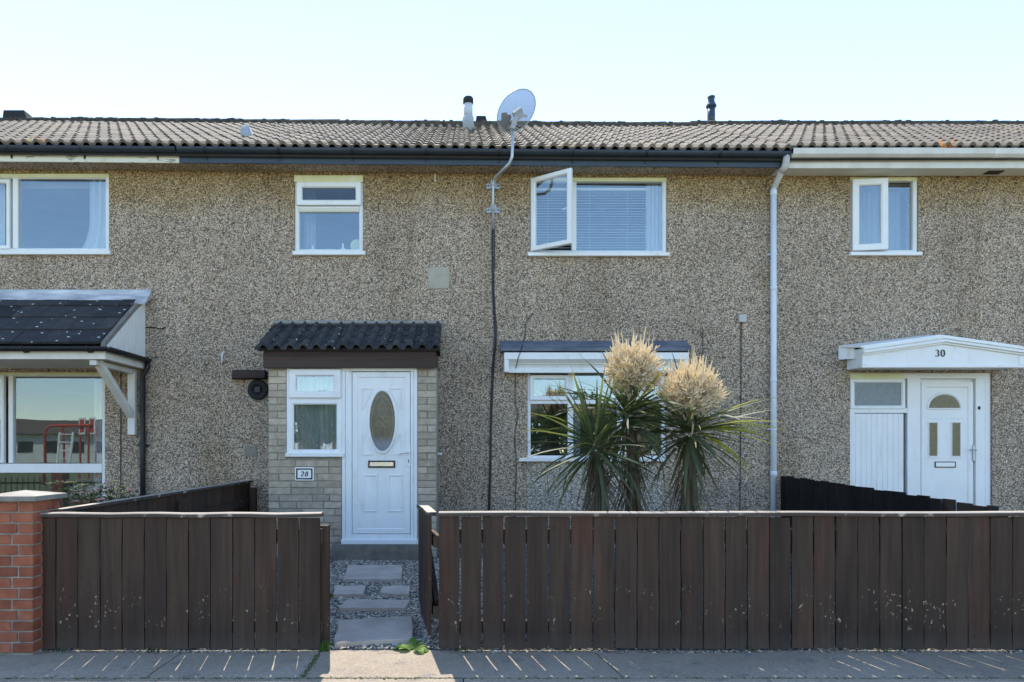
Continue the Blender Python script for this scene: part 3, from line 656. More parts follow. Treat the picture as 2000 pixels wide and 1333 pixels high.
# ---------------------------------------------------------------- porch of number 28
PD = 8.23
def pr(x0, x1, y0, y1, D=PD): return rect(x0, x1, y0, y1, D)
z_top = Z(722, PD)
pw = pr(560, 668, 720, 890); pdr = pr(668, 815, 719, 1063)
hole_w = (pw[0] + .02, pdr[0] + .01, pw[2], z_top + .02); hole_d = (pdr[0] + .01, pdr[1] - .01, .22, z_top + .02)
po = wall(MB(), pX0, pX1, .05, z_top + .02, [hole_w, hole_d], PD + .012, .10)
po.box(pX0, pX0 + .10, PD + .113, W - .002, .05, z_top + .02); po.box(pX1 - .10, pX1, PD + .113, W - .002, .05, z_top + .02)
porch = obj('porch_wall', po, M['mortar'], HB)
def brick_mesh(l, hgt, d, mat, j=.004):
    mb = MB().rbox(0, l, 0, d, 0, hgt, .005)
    mb.v = [(x + U(-j, j) * .5, y + (U(-j, j) if y < d * .5 else 0), z + U(-j, j) * .5) for x, y, z in mb.v]; return mesh(mb, mat, name='brick')
def brick_row(xa, xb, z, h, lens, parent, mat, y, joint=.009):
    x = xa; i = 0
    while x < xb - .02:
        l = lens[i % len(lens)] if lens else random.choice([.13, .21, .27, .33, .40]); l = min(l, xb - x)
        if xb - x - l < .06: l = xb - x
        inst('brick', brick_mesh(l - joint, h - joint, .05, mat), (x + joint / 2, y + U(-.003, .003), z), parent); x += l; i += 1
ch = (z_top - .215) / 27.0; k = 0; z = .215; zs_w = pw[2] - .055
while z < z_top - .02:
    if z + ch * .6 < zs_w: brick_row(pX0, pdr[0] - .004, z, ch, None, porch, M['buff'], PD)
    else: brick_row(pX0, pw[0] - .002, z, ch, [.5] if k % 2 else [(pw[0] - pX0) / 2], porch, M['buff'], PD)
    brick_row(pdr[1] + .004, pX1, z, ch, [.5] if (k % 2 or 7 < k < 12) else [(pX1 - pdr[1]) / 2], porch, M['buff'], PD); z += ch; k += 1
obj('plinth', MB().box(pX0 - .03, pX1 + .01, PD - .012, PD + .30, .0, .205), M['stepmortar'], HB)
# step under the door
st = MB(); a = G(645, 1087); st.prism([(pdr[0] - .10, PD - .10, .12), (pdr[1] + .02, PD - .12, .12), (pdr[1] + .02, PD - .015, .12), (pdr[0] - .10, PD - .015, .12)], (0, 0, .258))
obj('door_step', st, M['stepmortar'], HB)
# porch window
fp = PD - .004
mb = MB().ring(pw[0], pw[1], pw[2], pw[3], bar_ring(.05, fp)); mb.rbox(pw[0] + .045, pw[1] - .045, fp + .002, fp + .068, Z(786, PD), Z(777, PD))
wP = obj('porch_window', mb, M['upvc'], HB)
def ppane(win, x0, x1, y0, y1, D, mat='glass'): r = pr(x0, x1, y0, y1); return obj('pane', MB().box(r[0], r[1], D, D + .006, r[2], r[3]), M[mat], win)
r = pr(566, 666, 722, 778); obj('vent_sash', MB().ring(r[0], r[1], r[2], r[3], bar_ring(.082, fp - .03, .05)), M['upvc'], wP); ppane(wP, 577, 656, 728, 768, fp)
r = pr(563, 668, 780, 889); obj('glazing_bead', MB().ring(r[0], r[1], r[2], r[3], bar_ring(.066, fp - .006, .03)), M['upvc'], wP); ppane(wP, 571, 664, 784, 880, fp + .026)
r = pr(557, 671, 885, 893, PD - .05); obj('sill', MB().rbox(r[0], r[1], PD - .05, PD + .02, r[2], r[3], .006), M['upvc'], wP)
curtain(pw[0] + .05, pw[1] - .05, pw[2] + .02, pw[3] - .03, PD + .085, 'patterned net curtain inside the porch window', .014, 60, 'net', 9)
# front door of 28
d0 = PD - .008
mb = MB().ring(pdr[0], pdr[1], pdr[2] - .0, pdr[3], [(0, d0 + .08), (0, d0 + .006), (.006, d0), (.036, d0), (.041, d0 + .008), (.041, d0 + .08)])
L = pr(688, 801, 727, 1043)
mb.rbox(pdr[0] + .042, L[0] - .005, d0 + .006, d0 + .08, pdr[2] + .04, pdr[3] - .042, .006); mb.rbox(L[1] + .005, pdr[1] - .042, d0 + .006, d0 + .08, pdr[2] + .04, pdr[3] - .042, .006); mb.rbox(L[0] - .004, L[1] + .004, d0 + .004, d0 + .08, pdr[2] + .041, L[2] - .006, .006); mb.box(L[0] - .03, L[1] + .03, d0 + .085, d0 + .10, pdr[2], pdr[3])
D28 = obj('front_door', mb, M['upvc'], HB)
r = pr(666, 816, 1056, 1064, PD - .06); obj('threshold', MB().rbox(r[0], r[1], PD - .06, PD + .03, r[2], r[3] + .008, .006), M['upvc'], D28)
L = pr(688, 801, 727, 1043); ld = d0 + .012
mb = MB().ring(L[0], L[1], L[2], L[3], [(0, ld + .05), (0, ld + .004), (.004, ld), (.058, ld), (.068, ld + .010), (.074, ld + .010)], cap=False)
ov = pr(721.5, 771.5, 764.5, 881.5); ocx, ocz, orx, orz = (ov[0] + ov[1]) / 2, (ov[2] + ov[3]) / 2, (ov[1] - ov[0]) / 2, (ov[3] - ov[2]) / 2
obj('leaf_frame', mb, M['upvc'], D28)
# leaf panel with an oval opening
pl = MB(); n = 48; ip = (L[0] + .074, L[1] - .074, L[2] + .074, L[3] - .074); vs = []; fs = []
ags = sorted([2 * math.pi * k / n for k in range(n)] + [math.atan2(zz_ - ocz, xx_ - ocx) % (2 * math.pi) for xx_ in ip[:2] for zz_ in ip[2:]]); n = len(ags)
for a in ags:
    c, s = math.cos(a), math.sin(a); vs.append((ocx + orx * c, ld + .010, ocz + orz * s))
    tx = ((ip[1] - ocx) / c if c > 0 else (ip[0] - ocx) / c) if abs(c) > 1e-6 else 1e9; tz = ((ip[3] - ocz) / s if s > 0 else (ip[2] - ocz) / s) if abs(s) > 1e-6 else 1e9
    t = min(tx, tz); vs.append((ocx + c * t, ld + .010, ocz + s * t))
for k in range(n): a = 2 * k; b = 2 * ((k + 1) % n); fs.append((a, a + 1, b + 1, b))
pl.add(vs, fs)
pl.box(ip[0], ip[1], ld + .030, ld + .045, ip[2], ocz - orz - .03)
obj('leaf_panel', pl, M['upvc'], D28)
obj('oval_moulding', MB().ell(ocx, ocz, orx + .036, orz + .040, [(0, ld + .011), (.002, ld), (.010, ld - .006), (.024, ld - .003), (.030, ld - .009), (.036, ld - .002), (.040, ld + .02)], 56), M['upvc'], D28, True)
def decor_glass():
    m = Mat('leaded_oval_glass', .16, .5); co = m.co(); c = m.mix(m.ramp(m.noise(co, 7, 3), [(.3, 0.), (.7, 1.)]), (.05, .045, .03), (.13, .105, .06)); z = m.sep(co)[2]
    c = m.mix(m.math('SUBTRACT', 1.0, m.smooth(z, .08, .20)), c, (.16, .18, .24)); m.color(c); m.bump(m.noise(co, 60, 2), .25, .004); return m.m
dg = decor_glass()
og = obj('oval_glass', MB().ell(ocx, ocz, orx - .001, orz - .001, [(0, ld + .024), (0, ld + .014)], 56, True), dg, D28)
lw = MB(); yv = ld + .012
def pt(a, k): return (ocx + orx * k * math.cos(R(a)), ocz + orz * k * math.sin(R(a)))
lead = lambda pts, w=.003: ribbon(lw, pts, [w * .7] * len(pts), yv, .003)
lead([pt(a, .84) for a in range(0, 361, 8)], .006)
for a in (0, 25, 55, 90, 125, 155, 180, 205, 235, 270, 305, 335): lead([pt(a, .84), pt(a, .99)])
for sgn in (-1, 1):
    lead([(ocx + sgn * .045 * math.sin(t * math.pi), ocz + .03 + t * .22) for t in [k / 12 for k in range(13)]], .005)
    lead([(ocx + sgn * .040 * math.sin(t * math.pi), ocz - .03 - t * .20) for t in [k / 12 for k in range(13)]], .005)
    for q in (-1, 1): lead(arc(ocx + sgn * .045, ocz + q * .035, .032, .03, 0, 300, 12), .005)
lead([pt(90, .84), (ocx, ocz + .245)]); lead([(ocx, ocz + .25), (ocx, ocz - .24)]); lead([(ocx, ocz - .23), pt(270, .84)])
obj('lead_pattern', lw, noisy('brass_caming', (.26, .22, .14), (.36, .31, .21), 30, .4, metal=.5), og)
for i, (x0, x1) in enumerate(((709, 737.5), (757, 786))):
    r = pr(x0, x1, 927, 1001); obj('raised_panel', MB().ring(r[0], r[1], r[2], r[3], [(0, ld + .012), (.004, ld + .001), (.014, ld - .004), (.024, ld + .006), (.030, ld + .008), (.06, ld + .006)], True), M['upvc'], D28)
for sx, sz in ((-1, 1), (1, 1), (-1, -1), (1, -1)):                                                     # corner mouldings round the oval
    cm = MB(); cx0 = (L[0] + L[1]) / 2; xo = cx0 + sx * .235; zo = ocz + sz * (.395 if sz > 0 else .40)
    p = [(xo - sx * .13, zo), (xo, zo), (xo, zo - sz * .26)]
    q = [(cx0 + sx * (orx + .075) * math.cos(R(a)), ocz + sz * (orz + .07) * math.sin(R(a))) for a in (35, 45, 55, 63)]
    loop = [p[0], p[1], p[2]]
    for s0, s1 in zip(loop, loop[1:]): ribbon(cm, [s0, s1], [.012, .012], ld + .010, .012)
    qq = [p[2]] + [(xo - sx * (.02 + .11 * t ** 1.6), zo - sz * .26 * (1 - t) ** .75) for t in (.25, .5, .75)] + [p[0]]
    ribbon(cm, qq, [.010] * len(qq), ld + .010, .010); obj('corner_moulding', cm, M['upvc'], D28)
r = pr(719, 771.5, 900, 914); lb = obj('letterbox', MB().ring(r[0], r[1], r[2], r[3], [(0, ld + .011), (0, ld - .003), (.004, ld - .006), (.016, ld - .006), (.016, ld + .005)]), M['number'], D28)
obj('flap', MB().rbox(r[0] + .017, r[1] - .017, ld - .004, ld + .004, r[2] + .016, r[3] - .016, .003), M['chrome'], lb)
r = pr(796, 801, 874, 912); hd = obj('handle', MB().rbox(r[0] - .004, r[1] + .004, ld - .012, ld - .001, r[2], r[3], .004), M['upvc'], D28)
obj('lever', MB().tube([(r[0] + .012, ld - .008, Z(884, PD)), (r[0] + .012, ld - .05, Z(884, PD)), (r[0] - .02, ld - .052, Z(884, PD)), (X(781, PD), ld - .05, Z(885, PD))], .010, 8), M['upvc'], hd, True)
obj('keyhole', MB().box(r[0] + .008, r[0] + .018, ld - .014, ld - .0125, Z(904, PD), Z(898, PD)), M['number'], hd)
# porch eaves board and tiled roof
ED = 8.15
fb = MB().rbox(X(514, ED), X(851, ED), ED, ED + .03, Z(719, ED), Z(680, ED), .004)
ef = obj('porch_eaves_board', fb, M['brownwood'], HB)
obj('end_board', MB().box(X(851, ED) - .024, X(851, ED) - .001, ED + .032, W - .004, Z(716, ED), Z(680, ED)), M['brownwood'], ef)
obj('end_board', MB().box(X(514, ED) + .001, X(514, ED) + .024, ED + .032, W - .004, Z(716, ED), Z(680, ED)), M['brownwood'], ef)
obj('porch_ceiling', MB().box(X(514, ED) + .026, X(851, ED) - .026, ED + .032, W - .004, Z(719, ED) + .012, Z(719, ED) + .03), M['upvc'], HB)
ptm = tile_mesh(M['porchtile'], .3125, .32, 2, .052, .026)
ez, ey = 2.69, 8.05; sl2 = (Z(633) - .03 - ez) / (W - ey); ang2 = math.atan(sl2); x0 = X(497, ey)
dk = MB().prism([(x0 + .02, ey + .06, ez - .01), (x0 + .02, W - .003, ez + sl2 * (W - ey) - .03), (x0 + .02, W - .003, Z(680, ED) + .001), (x0 + .02, ey + .06, Z(680, ED) + .001)], (7 * .3125 - .04, 0, 0))
prf = obj('porch_roof', dk, M['felt'], HB)
for rr in range(4):
    for c in range(7):
        d = rr * .205; inst('roof_tile', ptm, (x0 + c * .3125 + U(-.004, .004), ey + d, ez + sl2 * d + U(-.004, .004)), prf, (ang2 - .06 + U(-.015, .015), U(-.012, .012), U(-.012, .012)), (1, .80, 1))
mf = MB(); x = x0 + .01
while x < x0 + 7 * .3125 - .01: l = min(U(.05, .14), x0 + 7 * .3125 - x); mf.prism([(x, W - .075, Z(634)), (x, W - .002, Z(627) + U(-.006, .008)), (x, W - .002, Z(640))], (l, 0, 0)); x += l
obj('mortar_fillet', mf, M['mortar'], prf)
obj('side_sill', MB().rbox(pX1 + .001, pX1 + .05, PD + .28, PD + .55, 1.44, 1.47, .004), M['upvc'], HB)
# plaque 28
pq = pr(576.5, 613, 913, 939, PD - .01)
plq = tag(obj('house_number_plaque', MB().ring(pq[0], pq[1], pq[2], pq[3], [(0, PD - .001), (0, PD - .014), (.003, PD - .017), (.014, PD - .017)], False).box(pq[0] + .013, pq[1] - .013, PD - .0165, PD - .004, pq[2] + .013, pq[3] - .013), M['plaque']), 'small white plaque with black border reading 28 below the porch window', 'sign')
obj('border', MB().ring(pq[0] + .014, pq[1] - .014, pq[2] + .014, pq[3] - .014, [(0, PD - .0172), (0, PD - .0195), (.016, PD - .0195), (.016, PD - .0172)]), M['number'], plq)
pc = (pq[0] + pq[1]) / 2; obj('numerals', digits('28', pc - .046, (pq[2] + pq[3]) / 2 - .030, .060, PD - .0168, .72, .82, .16, .07, .19), M['number'], plq)
# flue and little hood left of the porch
hv = MB(); hz = Z(742); hv.prism([(X(453), W - .002, hz), (X(523), W - .002, hz), (X(523), W - .14, hz + .01), (X(462), W - .14, hz + .01)], (0, 0, .10)); obj('flue_hood', hv, M['brownwood'], HB)
fl = obj('boiler_flue', MB().lathe((X(505), W, Z(762)), [(.135, -.002), (.135, .025), (.12, .045), (.075, .05), (.07, .02)], 28, 'y'), M['felt'], HB, True)
obj('flue_collar', MB().lathe((X(505), W, Z(762)), [(.15, -.002), (.15, .012), (.13, .014)], 28, 'y'), M['darkpatch'], fl)
obj('flue_core', MB().box(X(505) - .035, X(505) + .035, W - .055, W - .02, Z(762) - .035, Z(762) + .035), M['black'], fl)
# repairs and marks on the wall
def blob(cx, cz, w, h, n=34, j=.04):
    return [(cx + w / 2 * (abs(math.cos(t)) ** .3) * (1 if math.cos(t) > 0 else -1) * (1 + U(-j, j)), W - .002, cz + h / 2 * (abs(math.sin(t)) ** .3) * (1 if math.sin(t) > 0 else -1) * (1 + U(-j, j))) for t in [2 * math.pi * k / n for k in range(n)]]
obj('mortar_patch', MB().prism(blob(X(857), Z(543), .275, .275), (0, -.006, 0)), M['patch'], HB)
obj('mortar_patch', MB().prism(blob(X(490), Z(881), .16, .13), (0, -.006, 0)), M['darkpatch'], HB)
obj('drill_hole', MB().lathe((X(942), W, Z(634)), [(.03, .0), (.03, .006), (.012, .007)], 14, 'y'), M['patch'], HB)
obj('drill_hole', MB().lathe((X(941), W - .0075, Z(634)), [(.010, .0), (.010, .002)], 10, 'y'), M['black'], HB)
obj('drill_hole', MB().lathe((X(1040), W, Z(614)), [(.016, .0), (.014, .004)], 12, 'y'), M['black'], HB)
obj('wall_peg', MB().tube([(X(850), W - .02, Z(357)), (X(850), W - .02, Z(341))], .010, 6), M['soffit'], HB)
obj('wall_hook', MB().tube([(X(434), W - .01, Z(712)), (X(436), W - .05, Z(705)), (X(437), W - .05, Z(692)), (X(440), W - .03, Z(688))], .012, 6), M['pipe'], HB, True)

# ---------------------------------------------------------------- bay canopy of the left house
CX, CD = X(285), 7.86
czw, cze = Z(580), 2.72; csl = (czw - cze) / (W - CD); cang = math.atan(csl); CL = XB0 - 6.2
canopy = obj('canopy_roof', MB().prism([(CL, CD + .02, cze - .03), (CL, W - .003, czw - .03), (CL, W - .003, czw - .075), (CL, CD + .02, cze - .075)], (CX - CL - .05, 0, 0)), M['felt'], HA)
tw = .335; tl = .27
tmb = MB().box(0, tw - .006, 0, .32, 0, .030); tmb.f = tmb.f; ctm = mesh(tmb, M['slatetile'], name='flat_tile')
nrow = 4; run = (W - CD) / nrow
for rr in range(nrow):
    x = CX - .058; k = 0
    while x > CL + .4:
        w_ = tw * .5 if (rr % 2 and k == 0) else tw
        x -= w_; inst('flat_tile', ctm, (x, CD - .02 + rr * run, cze + rr * run * csl + U(-.001, .003)), canopy, (cang - .05 + U(-.006, .006), U(-.004, .004), 0), (w_ / tw, 1.05, 1)); k += 1
vg = MB()
for k in range(14):
    t0, t1 = k / 14, (k + 1) / 14
    a = Vector((CX - .055, CD + (W - CD) * t0, cze + (czw - cze) * t0)); b = Vector((CX - .055, CD + (W - CD) * t1, cze + (czw - cze) * t1))
    vg.prism([a + Vector((0, 0, -.03)), a + Vector((.05, 0, -.03)), a + Vector((.05, 0, .025 + U(-.004, .004))), a + Vector((0, 0, .025))], b - a)
obj('mortared_verge', vg, M['verge'], HA)
fl = MB()
pts = [(W - .004, Z(566)), (W - .03, Z(568)), (W - .06, Z(577)), (W - .20, Z(577) - .145), (W - .20, Z(577) - .16), (W - .004, Z(577) - .03)]
fl.prism([(CL, y, z) for y, z in pts], (X(297) - CL, 0, 0)); obj('lead_flashing', fl, M['lead'], HA)
# white clad cheek
nb = 11
ck = None
for k in range(nb):
    y0, y1 = CD + .01 + (W - .012 - CD) * k / nb, CD + .01 + (W - .012 - CD) * (k + 1) / nb - .007
    za = cze - .04 + csl * (y0 - CD); zb = cze - .04 + csl * (y1 - CD)
    obj('cladding_strip', MB().prism([(CX - .02, y0, cze - .13), (CX - .02, y1, cze - .13), (CX - .02, y1, max(zb, cze - .12)), (CX - .02, y0, max(za, cze - .125))], (.018, 0, 0)), M['upvc'], canopy)
obj('cheek_backing', MB().prism([(CX - .035, CD + .01, cze - .13), (CX - .035, W - .01, cze - .13), (CX - .035, W - .01, czw - .05), (CX - .035, CD + .01, cze - .05)], (.010, 0, 0)), M['gutter_white'], HA)
fz0, fz1 = Z(702, CD), Z(685, CD)
fr_ = obj('canopy_eaves_board', MB().rbox(CL, X(206, CD), CD, CD + .025, fz0, fz1, .003), M['gutter_white'], HA)
obj('side_eaves_board', MB().box(X(206, CD) - .022, X(206, CD) - .001, CD + .027, W - .004, fz0 + .005, fz1), M['gutter_white'], HA)
obj('canopy_soffit', MB().box(CL, X(206, CD) - .026, CD + .027, W - .004, fz0 + .012, fz0 + .03), M['soffit'], HA)
g = MB()
n = 9
def ghalf(mb, a, b, r=.05):
    a = Vector(a); b = Vector(b); t = (b - a).normalized(); u = t.cross(Vector((0, 0, 1))).normalized(); vs = []
    for p in (a, b):
        for rr in (r, r - .004):
            for k in range(n + 1):
                q = math.pi * k / n; vs.append(p + u * rr * math.cos(q) - Vector((0, 0, rr * math.sin(q))))
    m = n + 1; fs = []
    for k in range(n): fs += [(k, k + 1, 2 * m + k + 1, 2 * m + k), (m + k, 3 * m + k, 3 * m + k + 1, m + k + 1)]
    fs += [(0, 2 * m, 3 * m, m), (n, m + n, 3 * m + n, 2 * m + n)]
    for o in (0, 2 * m): fs += [(o + k, o + m + k, o + m + k + 1, o + k + 1) for k in range(n)]
    mb.add(vs, fs)
gz = Z(678, CD - .06); gx = X(206, CD) + .05
ghalf(g, (CL, CD - .055, gz), (gx + .03, CD - .055, gz)); ghalf(g, (gx, CD - .10, gz - .002), (gx, W - .03, gz - .002))
cg = obj('canopy_gutter', g, M['black'], HA, True)
for xp in (52, 177, -80): xx = X(xp, CD); obj('gutter_clip', MB().tube([(xx + .02, CD - .115, gz + .006), (xx, CD - .112, gz - .03), (xx + .015, CD - .06, gz - .062), (xx + .04, CD - .012, gz - .05)], .009, 6), M['black'], cg)
dp = MB(); px = X(279, W - .04); dp.tube([(gx, W - .06, gz - .05), (gx, W - .06, gz - .12), (px, W - .045, gz - .22), (px, W - .045, 1.54), (px + .006, W - .045, .12)], .034, 12)
dpo = obj('downpipe', dp, M['black'], HA, True); obj('pipe_collar', MB().lathe((px + .002, W - .045, Z(873)), [(.045, 0), (.045, .035), (.036, .05)], 14).box(px - .075, px + .075, W - .02, W - .004, Z(873) + .005, Z(873) + .03), M['black'], dpo)
bx = X(261)
obj('bracket_post', MB().rbox(bx - .047, bx + .047, W - .07, W - .003, Z(850), fz0 + .006, .006), M['gutter_white'], HA)
obj('bracket_strut', MB().beam((bx, W - .075, Z(812)), (bx, CD + .12, fz0 + .0), .085, .07), M['gutter_white'], HA)
obj('bracket_rail', MB().beam((bx - .0, CD + .03, fz0 - .035), (bx, W - .075, fz0 - .035), .08, .055), M['gutter_white'], HA)

# ---------------------------------------------------------------- door and pediment of number 30
mb = MB().ring(oC2[0], oC2[1], oC2[2] - .05, oC2[3], [(0, f + .08), (0, f + .006), (.006, f), (.07, f), (.08, f + .012), (.08, f + .08)])
xm = X(1786); mb.rbox(X(1775), X(1801), f + .002, f + .07, oC2[2], oC2[3] - .07); mb.rbox(oC2[0] + .07, X(1775) - .001, f + .003, f + .07, Z(807), Z(797))
mb.rbox(X(1909), oC2[1] - .07, f + .004, f + .07, oC2[2], oC2[3] - .07)
D30 = obj('front_door', mb, M['upvc'], HC)
obj('head_trim', MB().box(oC2[0] + .002, X(1768), f - .006, f - .001, Z(741), oC2[3] - .004), M['algae'], D30)
obj('sidelight_frame', MB().ring(X(1662), X(1770), Z(799), Z(741), bar_ring(.045, f - .01, .05)), M['upvc'], D30)
fro = noisy('obscured_glass', (.13, .165, .18), (.20, .235, .25), 26, .3, .4, 70, .004); obj('sidelight_glass', MB().box(X(1666), X(1763), f + .012, f + .022, Z(794), Z(746)), fro, D30)
xq0, xq1 = X(1663), X(1768); nb = 10
for k in range(nb): a = xq0 + (xq1 - xq0) * k / nb; obj('groove_board', MB().rbox(a + .0005, a + (xq1 - xq0) / nb - .0005, f + .008, f + .04, oC2[2] - .03, Z(808), .0035), M['upvc'], D30)
l3 = f + .012; Lc = (X(1803), X(1905), oC2[2] - .02, Z(746))
lf = MB().ring(Lc[0], Lc[1], Lc[2], Lc[3], [(0, l3 + .05), (0, l3 + .004), (.004, l3), (.062, l3), (.072, l3 + .010)], True); lf.rbox(X(1801), X(1909), l3 + .046, l3 + .06, oC2[2], oC2[3] - .07)
leaf30 = obj('door_leaf', lf, M['upvc'], D30); q3 = l3 + .010
gl3 = noisy('amber_door_glass', (.09, .075, .035), (.16, .135, .075), 20, .25, .4, 60, .004)
gcx, gz0 = X(1849), Z(797)
obj('arched_glass', MB().ell(gcx, gz0, X(1879) - gcx, Z(771) - gz0, [(0, q3 - .001), (0, q3 - .004)], 24, True, 0, 180), gl3, D30)
obj('arch_moulding', MB().ell(gcx, gz0, X(1879) - gcx + .035, Z(771) - gz0 + .04, [(0, q3), (.006, q3 - .012), (.025, q3 - .012), (.035, q3 - .002)], 24, False, 0, 180).rbox(X(1819) - .03, X(1879) + .03, q3 - .012, q3, Z(800), Z(797)), M['upvc'], D30)
for a, b in ((1819, 1835), (1864, 1880)):
    obj('slim_glass', MB().box(X(a), X(b), q3 - .003, q3 - .001, Z(891), Z(826)), gl3, D30)
    obj('glass_moulding', MB().ring(X(a) - .014, X(b) + .014, Z(891) - .014, Z(826) + .014, [(0, q3), (.004, q3 - .010), (.012, q3 - .010), (.016, q3 - .002)]), M['upvc'], D30)
    for yy in (817, 895): obj('panel_line', MB().rbox(X(a - 7), X(b + 7), q3 - .006, q3, Z(yy + 1.2), Z(yy), .002), M['upvc'], D30)
lb = obj('letterbox', MB().ring(X(1830), X(1871), Z(914), Z(902), [(0, q3), (0, q3 - .008), (.011, q3 - .008), (.011, q3 - .002)]), M['number'], D30); obj('flap', MB().rbox(X(1830) + .012, X(1871) - .012, q3 - .009, q3 - .001, Z(914) + .012, Z(902) - .012, .003), M['plaque'], lb)
hd = obj('handle', MB().rbox(X(1902.5), X(1907.5), l3 - .016, l3 - .001, Z(901), Z(870), .005), M['galv'], D30); obj('lever', MB().tube([(X(1905), l3 - .012, Z(879)), (X(1905), l3 - .055, Z(879)), (X(1893), l3 - .055, Z(879))], .009, 8), M['galv'], hd, True)
obj('bell_push', MB().rbox(X(1913), X(1917), f - .010, f + .004, Z(800), Z(794), .003), M['black'], D30)
# pediment canopy
D2 = 8.48
fx0, fx1 = X(1684, D2), X(1999, D2); az = Z(657, D2); ezl = Z(679, D2); bz = Z(717, D2); ax = (fx0 + fx1) / 2
cpo = MB().prism([(fx0 + .02, D2 + .02, bz + .004), (fx1 - .02, D2 + .02, bz + .004), (fx1 - .02, D2 + .02, ezl - .005), (ax, D2 + .02, az - .01), (fx0 + .02, D2 + .02, ezl - .005)], (0, W - .004 - D2 - .02, 0))
ped = obj('door_pediment', cpo, M['upvc'], HC)
# roof sheet wider than the box
for s in (-1, 1):
    e = fx0 if s < 0 else fx1; be = X(1637) if s < 0 else fx1 + .06; bax = X(1797); bz1, bz2 = Z(676), Z(656.5); d_ = D2 + .03
    v_ = [(e, d_, ezl + .002), (ax, d_, az + .002), (bax, W - .006, bz2 - .02), (be, W - .006, bz1 - .02)]
    obj('canopy_sheet', MB().prism(v_, (0, 0, .022)), M['upvc'], ped)
    obj('sheet_edge', MB().prism([(be, W - .006, bz1 - .022), (be, W - .006, bz1 - .18), (be - s * .10, W - .18, bz1 - .19), (be - s * .10, W - .18, bz1 - .05)], (-s * .02, 0, 0)), M['upvc'], ped)
for i, (o1, o2, dy) in enumerate(((0, .030, -.035), (.030, .050, -.012), (.050, .075, -.050), (.075, .10, -.022))):
    for s in (-1, 1):
        e = fx0 if s < 0 else fx1; sl3 = (az - ezl) / (ax - fx0)
        obj('raking_moulding', MB().prism([(e, D2 + dy, ezl - o1), (ax, D2 + dy, az - o1), (ax, D2 + dy, az - o2), (e, D2 + dy, ezl - o2)], (0, .022 - dy, 0)), M['upvc'], ped)
obj('pediment_face', MB().prism([(fx0, D2, bz), (fx1, D2, bz), (fx1, D2, ezl - .101), (ax, D2, az - .101), (fx0, D2, ezl - .101)], (0, .019, 0)), M['upvc'], ped)
obj('base_moulding', MB().rbox(fx0 - .008, fx1 + .008, D2 - .016, D2 + .02, bz - .012, bz + .02, .005), M['upvc'], ped)
for e, s in ((fx0, 1), (fx1, -1)): obj('end_block', MB().rbox(e - .004 if s > 0 else e - .06, e + .06 if s > 0 else e + .004, D2 - .010, D2 + .018, bz + .022, ezl - .102, .004), M['upvc'], ped)
obj('numerals', digits('30', X(1826, D2), Z(697, D2), .085, D2 - .0005, .72, .80, 0, .06, .22), M['number'], ped)
# upstairs window of 30
r = oC1; mb = MB().ring(r[0], r[1], r[2], r[3], bar_ring(.05, f)); mb.rbox(X(1724), X(1731), f + .002, f + .068, r[2] + .05, r[3] - .05); mb.ring(X(1724), r[1] - .001, r[2] + .001, r[3] - .001, bar_ring(.035, f - .002))
wC1 = obj('window', mb, M['upvc'], HC); pane(wC1, 1729, 1782, 357, 490, f + .03); sill(wC1, 1662, 1802, 492, 499, .055)
obj('head_trim', MB().box(r[0] + .002, r[1] - .002, f - .008, f - .001, r[3] - .05, r[3] - .002), M['algae'], wC1)
ang = -R(7); hx = X(1664); wd = X(1729) - hx; sz0, sz1 = Z(491), Z(352)
obj('open_sash', swing(MB().ring(hx, hx + wd, sz0, sz1, bar_ring(.085, f - .05, .05))), M['upvc'], wC1); obj('pane', swing(MB().box(hx + .075, hx + wd - .075, f - .025, f - .019, sz0 + .075, sz1 - .075)), M['glass'], wC1)
curtain(X(1666), X(1792), Z(492), Z(350), W + .35, 'pale net across the upper window of number 30', .015, 60, 'net2', 12)
# pale downpipe between 28 and 30
dpx = X(1511, W - .06)
dp = MB(); q = FD - .062; dp.tube([(X(1536, q), q, 5.20), (X(1535, q), q, 5.10), (X(1533, q), q + .005, 5.045), (X(1529, q), q + .04, 5.0)], .042, 14)
dpo = obj('downpipe', MB().tube([(dpx, W - .055, Z(372)), (dpx, W - .055, .12)], .038, 14), M['pipe'], HB, True)
obj('pipe_bend', dp, M['pipe_dirty'], dpo, True)
obj('pipe_offset', MB().tube([(X(1529, q), q + .04, 5.0), (dpx + .02, W - .06, Z(366)), (dpx, W - .055, Z(371))], .036, 14), M['pipe_dirty'], dpo, True)
for yy in (385, 570, 748, 930): obj('pipe_joint', MB().lathe((dpx, W - .055, Z(yy)), [(.0385, 0), (.0425, .004), (.0425, .06), (.0385, .064)], 14), M['pipe'], dpo, True)
for yy in (500, 840): obj('pipe_clip', MB().lathe((dpx, W - .055, Z(yy)), [(.041, 0), (.041, .022)], 14).box(dpx - .06, dpx + .06, W - .022, W - .003, Z(yy), Z(yy) + .022), M['pipe'], dpo)

